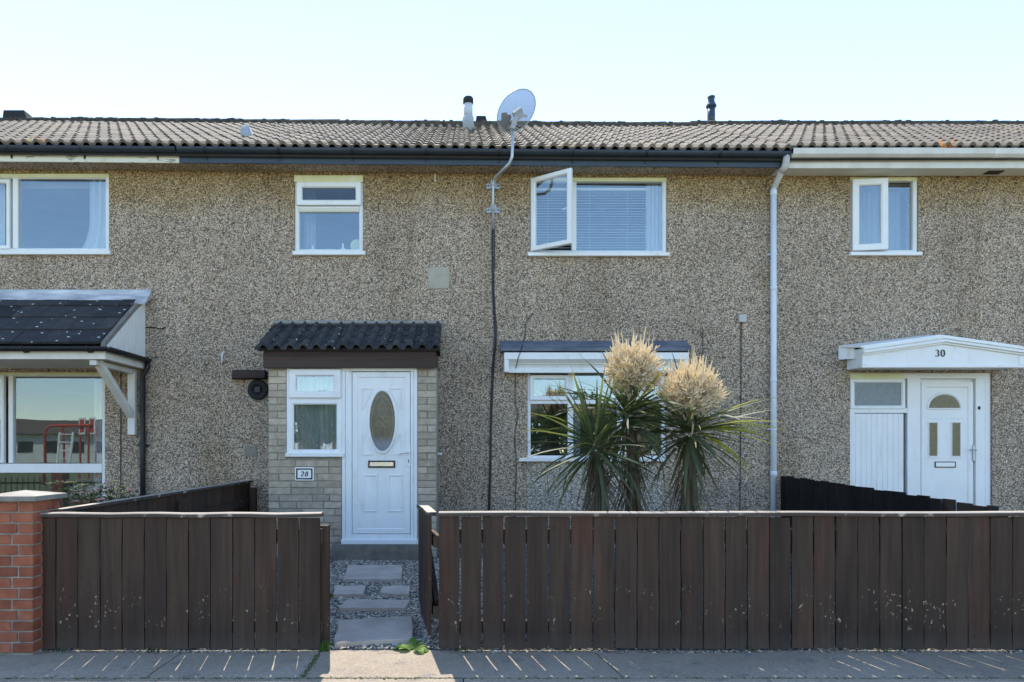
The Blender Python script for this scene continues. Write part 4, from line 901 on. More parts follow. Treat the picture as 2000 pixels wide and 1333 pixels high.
# ---------------------------------------------------------------- front fences
FY = 5.10
BM = []
for k in range(5):                                                          # five boards with slightly different bow and edges
    mb = MB(); n = 6; w = .152
    for j in range(n + 1):
        t = j / n; dx0 = U(-.0025, .0025); dx1 = U(-.0025, .0025); dy = .003 * math.sin(t * 3.1) * U(-1, 1)
        mb.v += [(dx0, dy, t), (w + dx1, dy, t), (w + dx1, dy + .019, t), (dx0, dy + .019, t)]
    for j in range(n):
        a = 4 * j
        for i in range(4): mb.f.append((a + i, a + (i + 1) % 4, a + 4 + (i + 1) % 4, a + 4 + i))
    mb.f += [(3, 2, 1, 0), (4 * n, 4 * n + 1, 4 * n + 2, 4 * n + 3)]; BM.append(mb)
BF = [mesh(b, M['fence'], name='board') for b in BM]; BK = [mesh(b, M['fence_dark'], name='board') for b in BM]
def fence_run(fe, x0, x1, top, gaps, bottom=.012):
    x = x0; i = 0
    while x < x1 - .05:
        g = gaps(i); w = .165 - g; w = min(w, x1 - x)
        inst('board', random.choice(BF), (x, FY + U(-.002, .002), bottom + U(0, .012)), fe, (U(-.002, .002), U(-.0022, .0022), U(-.010, .010)), (w / .152, 1, top - bottom - .012)); x += .165; i += 1
    return x
top = Z(1003, FY) - .028
fl_ = thing('fence', (X(350, FY), FY, 0), 'short brown timber fence from the red brick pier to the gateway', 'fence', 'brown fences along the pavement')
xl0, xl1 = X(67, FY), X(629, FY)
fence_run(fl_, xl0, xl1, top, lambda i: random.choice([.005, .006, .008, .009]) if i < 6 else U(.008, .011))
fr2 = thing('fence', (X(1450, FY), FY, 0), 'long brown timber fence in front of the cordylines, right of the gateway', 'fence', 'brown fences along the pavement')
xr0 = X(857, FY); xr1 = 6.4; top_r = Z(1001, FY) - .028
fence_run(fr2, xr0, xr1, top_r, lambda i: random.choice([.008, .009, .010, .012, .013]))
for fe, a, b, tz, y_ in ((fl_, xl0 + .05, xl1, top, 1003), (fr2, xr0, xr1, top_r, 1000)):
    m = MB(); nseg = 12
    for k in range(nseg + 1):
        x = a + (b - a) * k / nseg; s = .003 * math.sin(k * 1.7)
        m.v += [(x, FY - .022, tz + s), (x, FY - .022, tz + .024 + s), (x, FY - .012, tz + .032 + s), (x, FY + .05, tz + .032 + s), (x, FY + .058, tz + .024 + s), (x, FY + .058, tz + s)]
    for k in range(nseg):
        for i in range(6): m.f.append((6 * k + i, 6 * k + (i + 1) % 6, 6 * k + 6 + (i + 1) % 6, 6 * k + 6 + i))
    m.f += [(0, 1, 2, 3, 4, 5), tuple(6 * nseg + i for i in (5, 4, 3, 2, 1, 0))]
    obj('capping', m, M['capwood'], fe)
    for z0, zh in ((.13, .09), (.80, .11)): obj('rail', MB().rbox(a + .0, b - .005, FY + .022, FY + .060, z0, z0 + zh, .003), M['fence'], fe)
for fe, xs in ((fl_, (xl0 + .10, (xl0 + xl1) / 2, xl1 + .004)), (fr2, (xr0 + .08, 1.5, 3.3, 5.0))):
    for x in xs: obj('post', MB().rbox(x - .045 if x != xl1 + .004 else x - .05, x + .045 if x != xl1 + .004 else x + .028, FY + .062, FY + .14, -.1, .93, .004), M['fence'], fe)
# divider fences between the gardens
def divider(name_lab, a, b, za, zb, mat, rail_mat, cap, grp, ragged=0.0, gapr=(.004, .010)):
    a = Vector(a); b = Vector(b); d = (b - a); L_ = d.length; t = d.normalized(); rz = math.atan2(t.y, t.x)
    fe = thing('garden_fence', ((a + b) / 2).to_tuple()[:2] + (ground((a.y + b.y) / 2),), name_lab, 'fence', grp)
    s = 0
    while s < L_ - .05:
        p = a + t * s; z0 = ground(p.y) - .02; zt = za + (zb - za) * s / L_ + (U(-ragged, ragged) if ragged else 0); w = min(.165 - (U(*gapr) if not ragged else random.choice([.003, .005, .012, .022, .028])), L_ - s)
        inst('board', random.choice(mat), (p.x, p.y, z0), fe, (0, 0, rz), (w / .152, 1, zt - z0)); s += .165
    nrm = Vector((-t.y, t.x, 0)) * .038
    for q in (.3, .72): obj('rail', MB().beam(a + nrm + Vector((0, 0, ground(a.y) + (za - ground(a.y)) * q)), b + nrm + Vector((0, 0, ground(b.y) + (zb - ground(b.y)) * q)), .035, .08), rail_mat, fe)
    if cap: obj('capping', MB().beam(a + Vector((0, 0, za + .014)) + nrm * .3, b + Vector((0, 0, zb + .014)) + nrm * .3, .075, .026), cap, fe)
    for s in (.08, L_ * .5, L_ - .08): p = a + t * s + nrm * 2.4; obj('post', MB().box(p.x - .035, p.x + .035, p.y - .035, p.y + .035, ground(p.y) - .1, za + (zb - za) * s / L_ - .06), rail_mat, fe)
    return fe
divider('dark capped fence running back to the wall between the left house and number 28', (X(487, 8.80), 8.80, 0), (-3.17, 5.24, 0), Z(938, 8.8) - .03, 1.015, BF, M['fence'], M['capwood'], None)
dvr = divider('black ragged board fence running back to the wall between number 28 and number 30', (4.09, 8.80, 0), (4.09, 5.24, 0), Z(929, 8.8), 1.06, BK, M['fence_dark'], None, None, .010, (.002, .016))

# ---------------------------------------------------------------- garden gate, standing open
gt = thing('garden_gate', (-.22, 5.24, 0), 'narrow brown board gate standing open at the gateway', 'gate')
ga, gb = Vector((X(843, 5.22), 5.22, 0)), Vector((X(822, 5.98), 5.98, 0)); gdv = gb - ga; gl_ = gdv.length; gtv = gdv.normalized(); grz = math.atan2(gtv.y, gtv.x)
for k in range(5):
    p = ga + gtv * (gl_ / 5 * k); z0 = .085 + .012 * k + (.05 if k == 4 else 0); inst('board', BF[k], (p.x, p.y, z0), gt, (0, 0, grz), ((gl_ / 5 - .006) / .152, 1.1, 1.0 - z0))
nr = Vector((gtv.y, -gtv.x, 0))
for z in (.26, .80): obj('rail', MB().beam(ga + nr * .045 + Vector((0, 0, z)) + gtv * .03, gb + nr * .045 + Vector((0, 0, z)) - gtv * .03, .05, .09), M['fence'], gt)
obj('brace', MB().beam(ga + nr * .045 + Vector((0, 0, .32)) + gtv * .05, gb + nr * .045 + Vector((0, 0, .74)) - gtv * .08, .04, .07), M['fence'], gt)
cp = MB()
for t0, t1 in ((0, .34), (.34, .67), (.67, 1)):
    a = ga + gdv * t0 + Vector((0, 0, 1.012 + .010 * math.sin(t0 * 3))); b = ga + gdv * t1 + Vector((0, 0, 1.012 + .010 * math.sin(t1 * 3))); cp.beam(a, b, .075, .03)
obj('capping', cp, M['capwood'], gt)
for z in (.80, .26): obj('hinge', MB().box(ga.x + .01, xr0 + .06, ga.y + .01, ga.y + .05, z - .045, z + .045), M['fence'], gt)

# ---------------------------------------------------------------- red brick pier
pxr = X(65, 4.99); pxl = pxr - .335; py0, py1 = 4.99, 5.325
pier = thing('brick_pier', ((pxl + pxr) / 2, (py0 + py1) / 2, 0), 'red brick gate pier with grey concrete cap at the left end of the fence', 'pier')
ptop = Z(979, 4.97)
obj('mortar_core', MB().box(pxl + .008, pxr - .008, py0 + .008, py1 - .008, -.05, ptop - .004), M['redmortar'], pier)
nc = 14; chh = (ptop - .02) / nc
for k in range(nc):
    z = .02 + k * chh; hb = chh - .011
    segs = [(pxl, pxl + .105), (pxl + .112, pxr)] if k % 2 else [(pxl, pxr - .167 - .004), (pxr - .167 + .004, pxr)]
    segs = [(pxl, pxl + .22), (pxl + .23, pxr)] if k % 2 else [(pxl, pxr - .163), (pxr - .153, pxr)]
    for a, b in segs: 
        me_ = brick_mesh(b - a - .004, hb, .10, M['redbrick'], .003); inst('brick', me_, (a, py0 + U(-.002, .002), z), pier)
    ys = [(py0 + .102, py1 - .10), (py1 - .09, py1)] if k % 2 else [(py0 + .102, py0 + .20), (py0 + .21, py1)]
    for a, b in ys:
        bmh = MB().rbox(0, b - a, 0, .06, 0, hb, .004); inst('brick', mesh(bmh, M['redbrick'], name='brick'), (pxr, a, z), pier, (0, 0, math.pi / 2))
cap = MB(); o = .035; cap.prism([(pxl - o, py0 - o, ptop), (pxr + o, py0 - o, ptop), (pxr + o, py1 + o, ptop), (pxl - o, py1 + o, ptop)], (0, 0, .034))
co_ = obj('coping', cap, M['coping_edge'], pier)
c0 = ptop + .0345; obj('coping_top', MB().add([(pxl - o + .002, py0 - o + .002, c0), (pxr + o - .002, py0 - o + .002, c0), (pxr + o - .002, py1 + o - .002, c0), (pxl - o + .002, py1 + o - .002, c0), ((pxl + pxr) / 2, (py0 + py1) / 2, c0 + .035)], [(0, 1, 4), (1, 2, 4), (2, 3, 4), (3, 0, 4)]), M['coping'], co_)

# ---------------------------------------------------------------- path: step stones, gravel, weeds
def stone(px, label):
    pts = [G(620 + x / 6.06, 1060 + y / 6.06, .03) for x, y in px]; out = []
    for i, p in enumerate(pts):
        q = pts[(i + 1) % len(pts)]; m = 7
        for k in range(m): t = k / m; w_ = p.lerp(q, t); out.append(w_ + Vector((U(-.008, .008), U(-.012, .012), 0)))
    lo = [p + Vector((0, 0, -.06)) for p in out]; c = sum(out, Vector()) / len(out); ins = [p.lerp(c, .03) + Vector((0, 0, .004)) for p in out]; n = len(out)
    mb = MB(); mb.v = [tuple(v) for v in lo + out + ins + [c + Vector((0, 0, .006))]]
    for i in range(n):
        j = (i + 1) % n; mb.f += [(i, j, n + j, n + i), (n + i, n + j, 2 * n + j, 2 * n + i), (2 * n + i, 2 * n + j, 3 * n)]
    return tag(obj('stepping_stone', mb, M['slab']), label, 'paving stone', 'stepping stones on the gravel path'), pts
stones = [stone([(365, 270), (1005, 268), (1000, 432), (305, 434)], 'wide stepping stone nearest the front door'),
          stone([(205, 515), (562, 513), (545, 612), (188, 614)], 'small stepping stone at left in the pair on the gravel path'),
          stone([(775, 515), (1102, 513), (1082, 612), (880, 612), (738, 590)], 'small stepping stone at right in the pair on the gravel path'),
          stone([(335, 676), (1102, 680), (1040, 778), (255, 776)], 'long narrow stepping stone between the pair and the gateway'),
          stone([(250, 917), (1122, 868), (1136, 1140), (560, 1170), (195, 1195)], 'largest stepping stone just inside the gateway')]
polys = [[(p.x, p.y) for p in s[1]] for s in stones]
def inside(x, y, poly):
    r = False; j = len(poly) - 1
    for i in range(len(poly)):
        if (poly[i][1] > y) != (poly[j][1] > y) and x < (poly[j][0] - poly[i][0]) * (y - poly[i][1]) / (poly[j][1] - poly[i][1]) + poly[i][0]: r = not r
        j = i
    return r
def pebbles(name, n, area, size, mat, zf, flat=.6, skip=True):
    mb = MB(); cnt = 0
    for _ in range(n):
        x, y = area()
        if skip and any(inside(x, y, p) for p in polys): continue
        s = size(); a = U(0, 6.28); fx, fz = U(.55, 1.0), U(.4, .8) * flat; z = zf(x, y) + s * fz * U(-.2, .9); ti, tj = U(-.4, .4), U(-.4, .4)
        ca, sa = math.cos(a), math.sin(a); base = len(mb.v)
        for u, v, w in ((1, 0, 0), (.3, .9, .1), (-.6, .8, 0), (-1, -.1, .1), (-.4, -.9, 0), (.7, -.7, .1), (.2, .1, 1), (-.3, -.2, .9), (0, 0, -1)):
            u *= s * U(.8, 1.2); v *= s * fx * U(.8, 1.2); w *= s * fz; w += u * ti + v * tj
            mb.v.append((x + u * ca - v * sa, y + u * sa + v * ca, z + w))
        for i in range(6):
            j = (i + 1) % 6; t = 6 if i in (0, 1, 5) else 7; mb.f.append((base + i, base + j, base + t)); mb.f.append((base + j, base + i, base + 8))
        mb.f += [(base + 2, base + 7, base + 6), (base + 5, base + 6, base + 7)]
    o = obj(name, mb, mat, None, fix=False); o['kind'] = 'stuff'; return o
gv = pebbles('gravel', 13500, lambda: (U(-1.75, .35), U(5.14, 8.2)), lambda: random.choice([.007, .009, .011, .013, .016, .02]), M['gravel'], lambda x, y: ground(y))
tag(gv, 'loose grey slate gravel around the stepping stones', 'gravel')
def edge_area():
    if random.random() < .25: return (U(-.12, 6.2), 5.09 + U(-.03, .05))
    c = random.choice([(-2.9, .4), (-1.9, .35), (-1.55, .25), (.25, .3), (1.2, .5), (1.9, .3), (3.2, .35), (3.6, .4), (4.1, .3), (-2.3, .3), (-3.4, .3)]); return (random.gauss(c[0], c[1] * .6), 5.085 - abs(random.gauss(0, .016)))
lt = pebbles('litter', 1300, lambda: (lambda p: p if not (-1.08 < p[0] < -.17) else (p[0] + 2.2, p[1]))(edge_area()), lambda: random.choice([.004, .006, .008, .011, .015]), M['litter'], lambda x, y: .003, .6, False)
tag(lt, 'stone chips and dry leaf litter along the foot of the fence', 'litter')
# weeds
def blade_leaf(L_=.12, w=.035, curl=.5, n=7, fold=.25):
    mb = MB()
    for k in range(n + 1):
        t = k / n; x = L_ * (t - .12 * curl * t * t); z = L_ * (.55 * t - curl * .75 * t * t); ww = w * math.sin(math.pi * (t * .92 + .06)) ** .7 * .5
        mb.v += [(x, -ww, z + fold * ww), (x, 0, z), (x, ww, z + fold * ww)]
    for k in range(n): a = 3 * k; mb.f += [(a, a + 3, a + 4, a + 1), (a + 1, a + 4, a + 5, a + 2)]
    return mb
wp = Vector((X(806, 5.11), 5.11, .004)); wd_ = thing('weed', wp, 'leafy green weed beside the open gate at the pavement edge', 'plant')
for a, s, cu in ((170, 1.5, .9), (205, .9, .5), (95, 1.1, .1), (60, 1.0, .2), (-20, 1.25, .95), (-50, 1.2, .8), (20, 1.0, .6), (130, .7, .3)):
    inst('leaf', mesh(blade_leaf(.105 * s, .052 * s, cu), M['green'], True, name='leaf'), wp + Vector((.02 * math.cos(R(a)), .02 * math.sin(R(a)), .004)), wd_, (0, 0, R(a)))
def tuft(p, n, L_, mat, label, spread=.03):
    mb = MB(); p = Vector(p)
    for _ in range(n):
        a = U(0, 6.28); l = L_ * U(.5, 1); le = U(.15, .8); b = p + Vector((U(-spread, spread), U(-spread, spread) * .6, 0)); d = Vector((math.cos(a), math.sin(a), 0)); s = d.cross(Vector((0, 0, 1))) * .003
        m1 = b + d * l * le * .35 + Vector((0, 0, l * .6)); e = b + d * l * le + Vector((0, 0, l * (.95 - .4 * le))); mb.add([b - s, b + s, m1 + s * .7, m1 - s * .7, e], [(0, 1, 2, 3), (3, 2, 4)])
    return tag(obj('grass_tuft', mb, mat, None, fix=False), label, 'grass')
tuft((X(634, 5.10), 5.10, 0), 60, .11, M['green'], 'bright grass tuft at the foot of the left gateway post', .03)
tuft(G(640, 1166, .02), 70, .07, M['shrub'], 'dark green tuft in the gravel beside the small left stone', .05)
tuft(G(465, 1328), 26, .035, M['green'], 'tiny green tuft in the pavement joint below the left fence', .06)
tuft(G(1377, 1326), 30, .035, M['green'], 'tiny green tuft in the pavement joint below the long fence', .03)
for i_, (xp, lab_) in enumerate(((118, 'the pier'), (300, 'the pavement crack'), (905, 'the gate hinge'), (1110, 'the left cordyline'), (1475, 'the right cordyline'), (1725, 'the door of number 30'))): tuft((X(xp, 5.075), 5.075, 0), 16, .05, M['shrub'], 'thin dry grass tuft at the fence foot below ' + lab_, .04)
ms = MB()
for _ in range(900):
    t = U(0, 1); a = c2a.lerp(c2b, t) if random.random() < .45 else Vector((U(-3.6, 5.0) if random.random() < .8 else U(-1.2, 0), 4.50, 0)); s = U(.004, .011); p = Vector((a.x + random.gauss(0, .012), a.y + random.gauss(0, .008), -.006)); ms.add([p + Vector((-s, -s, 0)), p + Vector((s, -s, 0)), p + Vector((s, s, .004)), p + Vector((-s, s, .004)), p + Vector((0, 0, s * 1.1))], [(0, 1, 4), (1, 2, 4), (2, 3, 4), (3, 0, 4)])
tag(obj('moss', ms, noisy('moss', (.045, .06, .02), (.09, .095, .045), 30, .95), None, fix=False), 'dark moss growing in the pavement joints', 'moss', None, 'stuff')

# ---------------------------------------------------------------- satellite dish, cables, roof terminals
sd = thing('satellite_dish', (X(963, W - .1), W, 4.15), 'grey perforated satellite dish on a cranked pole above the gutter', 'satellite dish')
w1 = W - .09; gd_ = FD - .17
pole = [P(963, 448, w1), P(963, 372, w1), P(963.5, 358, w1 - .01), P(968, 346, w1 - .06), P(985, 330, gd_ + .07), P(995, 320, gd_ + .02), P(1000, 307, gd_), P(1001, 290, gd_), P(1001, 250, gd_)]
obj('pole', MB().tube(pole, .019, 12), M['galv'], sd, True)
for yy in (365, 412):
    b = MB(); c = P(963, yy, W); b.rbox(c.x - .085, c.x + .085, W - .014, W - .003, c.z - .035, c.z + .035, .003); b.box(c.x - .032, c.x + .032, W - .075, W - .0145, c.z - .05, c.z + .05); b.tube([(c.x - .045, w1 + .002, c.z - .02), (c.x - .03, w1 - .026, c.z - .02), (c.x + .03, w1 - .026, c.z - .02), (c.x + .045, w1 + .002, c.z - .02)], .006, 6)
    br = obj('wall_bracket', b, M['galv'], sd)
    for s in (-.065, .065): obj('bolt', MB().lathe((c.x + s, W - .014, c.z), [(.010, 0), (.010, .012)], 6, 'y'), M['black'], br)
def perf():
    m = Mat('perforated_steel', .5, .4); co = m.co(); m.color((.22, .24, .27)); m.b.inputs['Metallic'].default_value = .2
    tp = m.n('BsdfTransparent'); mx = m.n('MixShader'); wv = m.n('TexWave', wave_type='BANDS', bands_direction='Z'); m.set(wv, 'Vector', co); m.set(wv, 'Scale', 26.0); m.set(mx, 0, m.ramp(wv.outputs['Fac'], [(0, .66), (1, .88)]))
    m.t.links.new(tp.outputs[0], mx.inputs[1]); m.t.links.new(m.b.outputs[0], mx.inputs[2]); m.t.links.new(mx.outputs[0], m.out.inputs[0]); return m.m
dc = P(1014, 219, gd_ - .02); nrm = Vector((-.50, .70, .50)).normalized()
ua = Vector((.62, .28, .73)); ua = (ua - nrm * ua.dot(nrm)).normalized(); ub = nrm.cross(ua).normalized()     # long axis leans to the upper right
ra, rb = .295, .225; dm = MB(); nr_, na = 8, 40
for i in range(nr_ + 1):
    q = i / nr_
    for k in range(na):
        a = 2 * math.pi * k / na; p = dc + ua * ra * q * math.cos(a) + ub * rb * q * math.sin(a) + nrm * .06 * q * q; dm.v.append(tuple(p))
for i in range(nr_):
    for k in range(na): dm.f.append((i * na + k, i * na + (k + 1) % na, (i + 1) * na + (k + 1) % na, (i + 1) * na + k))
dish = obj('reflector', dm, perf(), sd, True)
rim = [dc + ua * ra * math.cos(a) + ub * rb * math.sin(a) + nrm * .06 for a in [2 * math.pi * k / 40 for k in range(41)]]
obj('rim', MB().tube(rim, .006, 6, False), M['galv'], dish, True)
bk = MB(); bp = dc - nrm * .03; bk.beam(bp - ua * .10, bp + ua * .02, .11, .05, nrm); bk.beam(bp + ub * .02 - ua * .02, bp + ub * .09 + ua * .06, .03, .03, nrm); bk.beam(P(1001, 252, gd_) , bp - ua * .06, .06, .06, (0, 1, 0)); obj('mount', bk, M['cowl'], sd)
lnb = dc - ua * .20 - ub * (-.06) + nrm * .28; lp = P(987, 230, gd_ + .25)
a0 = dc - ua * .27 - nrm * .02
obj('feed_arm', MB().tube([P(1016, 250, gd_ - .015), P(1008, 245, gd_ + .06), P(992, 235, gd_ + .20), lp], .011, 8), M['black'], sd)
obj('receiver', MB().rbox(lp.x - .05, lp.x + .02, lp.y - .05, lp.y + .05, lp.z - .035, lp.z + .04, .006).tube([lp + Vector((.02, 0, .005)), lp + Vector((.065, -.01, -.01))], .032, 12), M['felt'], sd)
def cable(pts, r, label, mat='black', y=W - .008, pins=0.0):
    q = [Vector((X(a), y - (.004 if i % 2 else 0), Z(b))) for i, (a, b) in enumerate(pts)]
    out = []
    for i in range(len(q) - 1):
        p0, p1, p2, p3 = q[max(i - 1, 0)], q[i], q[i + 1], q[min(i + 2, len(q) - 1)]
        for k in range(5): t = k / 5; out.append(.5 * ((2 * p1) + (p2 - p0) * t + (2 * p0 - 5 * p1 + 4 * p2 - p3) * t * t + (3 * p1 - p0 - 3 * p2 + p3) * t ** 3))
    out.append(q[-1]); return tag(obj('cable', MB().tube(out, r, 6), M[mat], None, True), label, 'cable')
cable([(961.5, 440), (961.5, 500), (962, 560), (963.5, 600), (966, 640), (966, 670), (963, 700), (960, 760), (958, 830), (957, 900), (955, 960), (953, 1022)], .011, 'thick black cable from the satellite dish pole down to the ground')
cable([(965.5, 440), (965.5, 500), (964.5, 560), (966.5, 605), (969.5, 640), (969, 670), (965.5, 705), (962.5, 760), (960, 830), (959, 900), (957.5, 960), (956, 1022)], .007, 'thinner black cable running beside the thick dish cable')
cable([(1040, 615), (1034, 622), (1027, 632), (1026, 650), (1022, 668)], .005, 'thin black wire from a drilled hole to the blue grey flashing', 'black')
cable([(1007, 728), (1006, 760), (1006, 790), (1012, 812), (1007, 835), (1005, 860), (1008, 900), (1007, 960), (1006, 1022)], .005, 'thin black wire dropping down the wall left of the ground floor window', 'black')
q = [Vector((X(1022), W - .01, Z(668))), P(1019, 680, D1 - .02), P(1012, 700, D1 - .01), P(1008, 716, D1 + .05), Vector((X(1007), W - .01, Z(730)))]
tag(obj('cable', MB().tube(q, .005, 6), M['black'], None, True), 'thin black wire hanging over the white window canopy', 'cable')
cable([(1447, 628), (1446.5, 720), (1446, 820), (1445, 920), (1444, 1022)], .006, 'straight black cable dropping from the small junction box')
cable([(1372, 640), (1372, 680), (1371, 740), (1366, 820), (1360, 900), (1358, 1022)], .004, 'faint thin wire on the wall behind the right cordyline')
cable([(237, 722), (237, 800), (236.5, 880), (237, 1022)], .006, 'black cable down the wall between the bay window and the black downpipe')
cable([(286, 640), (300, 640), (314, 643), (325, 640)], .007, 'short dark wire hook on the wall beside the bay canopy')
jb = obj('junction_box', MB().rbox(X(1441), X(1455.5), W - .045, W - .002, Z(630.5), Z(616), .005), M['pipe_dirty']); tag(jb, 'small pale grey junction box on the wall left of the downpipe', 'junction box')
# roof terminals
def terminal(name, label, parts, base):
    t = thing(name, base, label, 'roof vent')
    for n_, mb_, mt in parts: obj(n_, mb_, M[mt], t, True)
    return t
b = roofpt(914.5, 259); s = b.y / F; c = b - Vector((0, 0, .06))
terminal('vent_pipe', 'pale grey vent pipe with dark cap on the roof beside the dish', [('base_sleeve', MB().lathe(c, [(.092, 0), (.092, 27 * s + .06), (.088, 30 * s + .06)], 20), 'cowl'), ('pipe', MB().lathe(c + Vector((0, 0, 29 * s + .06)), [(.074, 0), (.074, 27 * s)], 20), 'flue'), ('cap', MB().lathe(c + Vector((0, 0, 56 * s + .06)), [(.080, -.01), (.086, .0), (.086, 9 * s), (.07, 12 * s), (.0, 12.5 * s)], 20), 'felt')], b)
b = roofpt(481, 279); s = b.y / F
mbx = MB(); c = b - Vector((0, 0, .03)); prof = [(-.062, 0), (.062, 0), (.064, .17), (.05, .235), (.0, .255), (-.05, .235), (-.064, .17)]; mbx.prism([(c.x + x, c.y - .05, c.z + z) for x, z in prof], (0, .16, 0))
terminal('roof_cowl', 'small pale grey rounded cowl on the roof at left', [('cowl', mbx, 'cowl'), ('skirt', MB().prism([(c.x - .16, c.y - .12, c.z + .022), (c.x + .16, c.y - .12, c.z + .022), (c.x + .14, c.y + .25, c.z + .22), (c.x - .14, c.y + .25, c.z + .22)], (0, 0, .02)), 'tile')], b)
b = roofpt(1389, 246); s = b.y / F; c = b - Vector((0, 0, .05))
terminal('flue_terminal', 'dark blue flue with cowled top at the ridge on the right', [('skirt', MB().lathe(c + Vector((0, 0, .03)), [(.13, 0), (.10, .05), (.075, .07)], 20), 'tile'), ('pipe', MB().lathe(c, [(.073, 0), (.073, .05 + 38 * s)], 20), 'flue_dark'), ('cowl', MB().lathe(c + Vector((0, 0, .05 + 36 * s)), [(.095, 0), (.10, .02), (.088, .045), (.066, .09), (.060, .13), (.058, .16), (.07, .165), (.07, .20), (.04, .215)], 20), 'flue_dark')], b)
def rterm(x0, x1, y0, label):
    D = E_D + NR * RG + .03; mb = MB(); a, b_ = X(x0, D), X(x1, D); zz = Z(y0, D); mb.prism([(a, D - .10, zz - .16), (b_ + .05, D - .10, zz - .16), (b_, D - .10, zz), (a + .02, D - .10, zz)], (0, .22, 0))
    return tag(obj('ridge_vent', mb, M['felt'], None), label, 'roof vent')
rterm(12, 54, 221, 'dark block vent on the ridge at far left'); rterm(928, 948, 232, 'dark block vent on the ridge beside the pale vent pipe')
def weedclump(p, label, n=60, s=.09, mat='weed_red'):
    mb = MB(); p = Vector(p)
    for _ in range(n):
        a = U(0, 6.28); l = U(.3, 1) * s; q = p + Vector((math.cos(a) * l * .9, math.sin(a) * l * .25, U(0, 1.5) * l)); z = U(.006, .014); d = Vector((U(-1, 1), U(-1, 1), U(-1, 1))).normalized() * z; e = d.cross(Vector((U(-1, 1), U(-1, 1), U(-1, 1)))).normalized() * z * .7; mb.add([q - d, q + e, q + d, q - e], [(0, 1, 2, 3)])
        if _ % 6 == 0: mb.tube([p + Vector((U(-.02, .02), 0, 0)), q], .002, 3)
    return tag(obj('gutter_weed', mb, M[mat], None, fix=False), label, 'plant')
weedclump(P(1850, 297, FD - .09), 'reddish weed growing in the pale gutter of number 30', 170, .12)
weedclump(P(80, 281, FD - .08), 'small reddish weed in the dark gutter of the left house', 40, .07); weedclump(P(62, 280, FD - .08), 'small yellowish weed in the dark gutter of the left house', 30, .06, 'petal_y')

# ---------------------------------------------------------------- cordylines
def sword(L_, w, droop, n=8, fold=.30, twist=0.0):
    mb = MB()
    for k in range(n + 1):
        t = k / n; ang_ = droop * t ** 1.4; 
        if k == 0: x = z = 0.0
        else:
            x += L_ / n * math.cos(droop * ((k - .5) / n) ** 1.4); z -= L_ / n * math.sin(droop * ((k - .5) / n) ** 1.4)
        ww = w * .5 * min(1.0, .55 + 2.2 * t) * max(.04, (1 - t ** 2.6)); c, s_ = math.cos(twist * t), math.sin(twist * t)
        mb.v += [(x, -ww * c, z + fold * ww - ww * s_), (x, 0, z), (x, ww * c, z + fold * ww + ww * s_)]
    for k in range(n): a = 3 * k; mb.f += [(a, a + 3, a + 4, a + 1), (a + 1, a + 4, a + 5, a + 2)]
    return mb
LG = [mesh(sword(.76, .033, d, twist=tw_), M['leaf'], True, name='leaf') for d, tw_ in ((.15, .2), (.3, -.3), (.5, .3), (.75, -.2), (1.0, .4), (.25, .5))]
LSUN = [mesh(sword(.72, .040, d), M['leaf_sun'], True, name='leaf') for d in (.15, .35)]
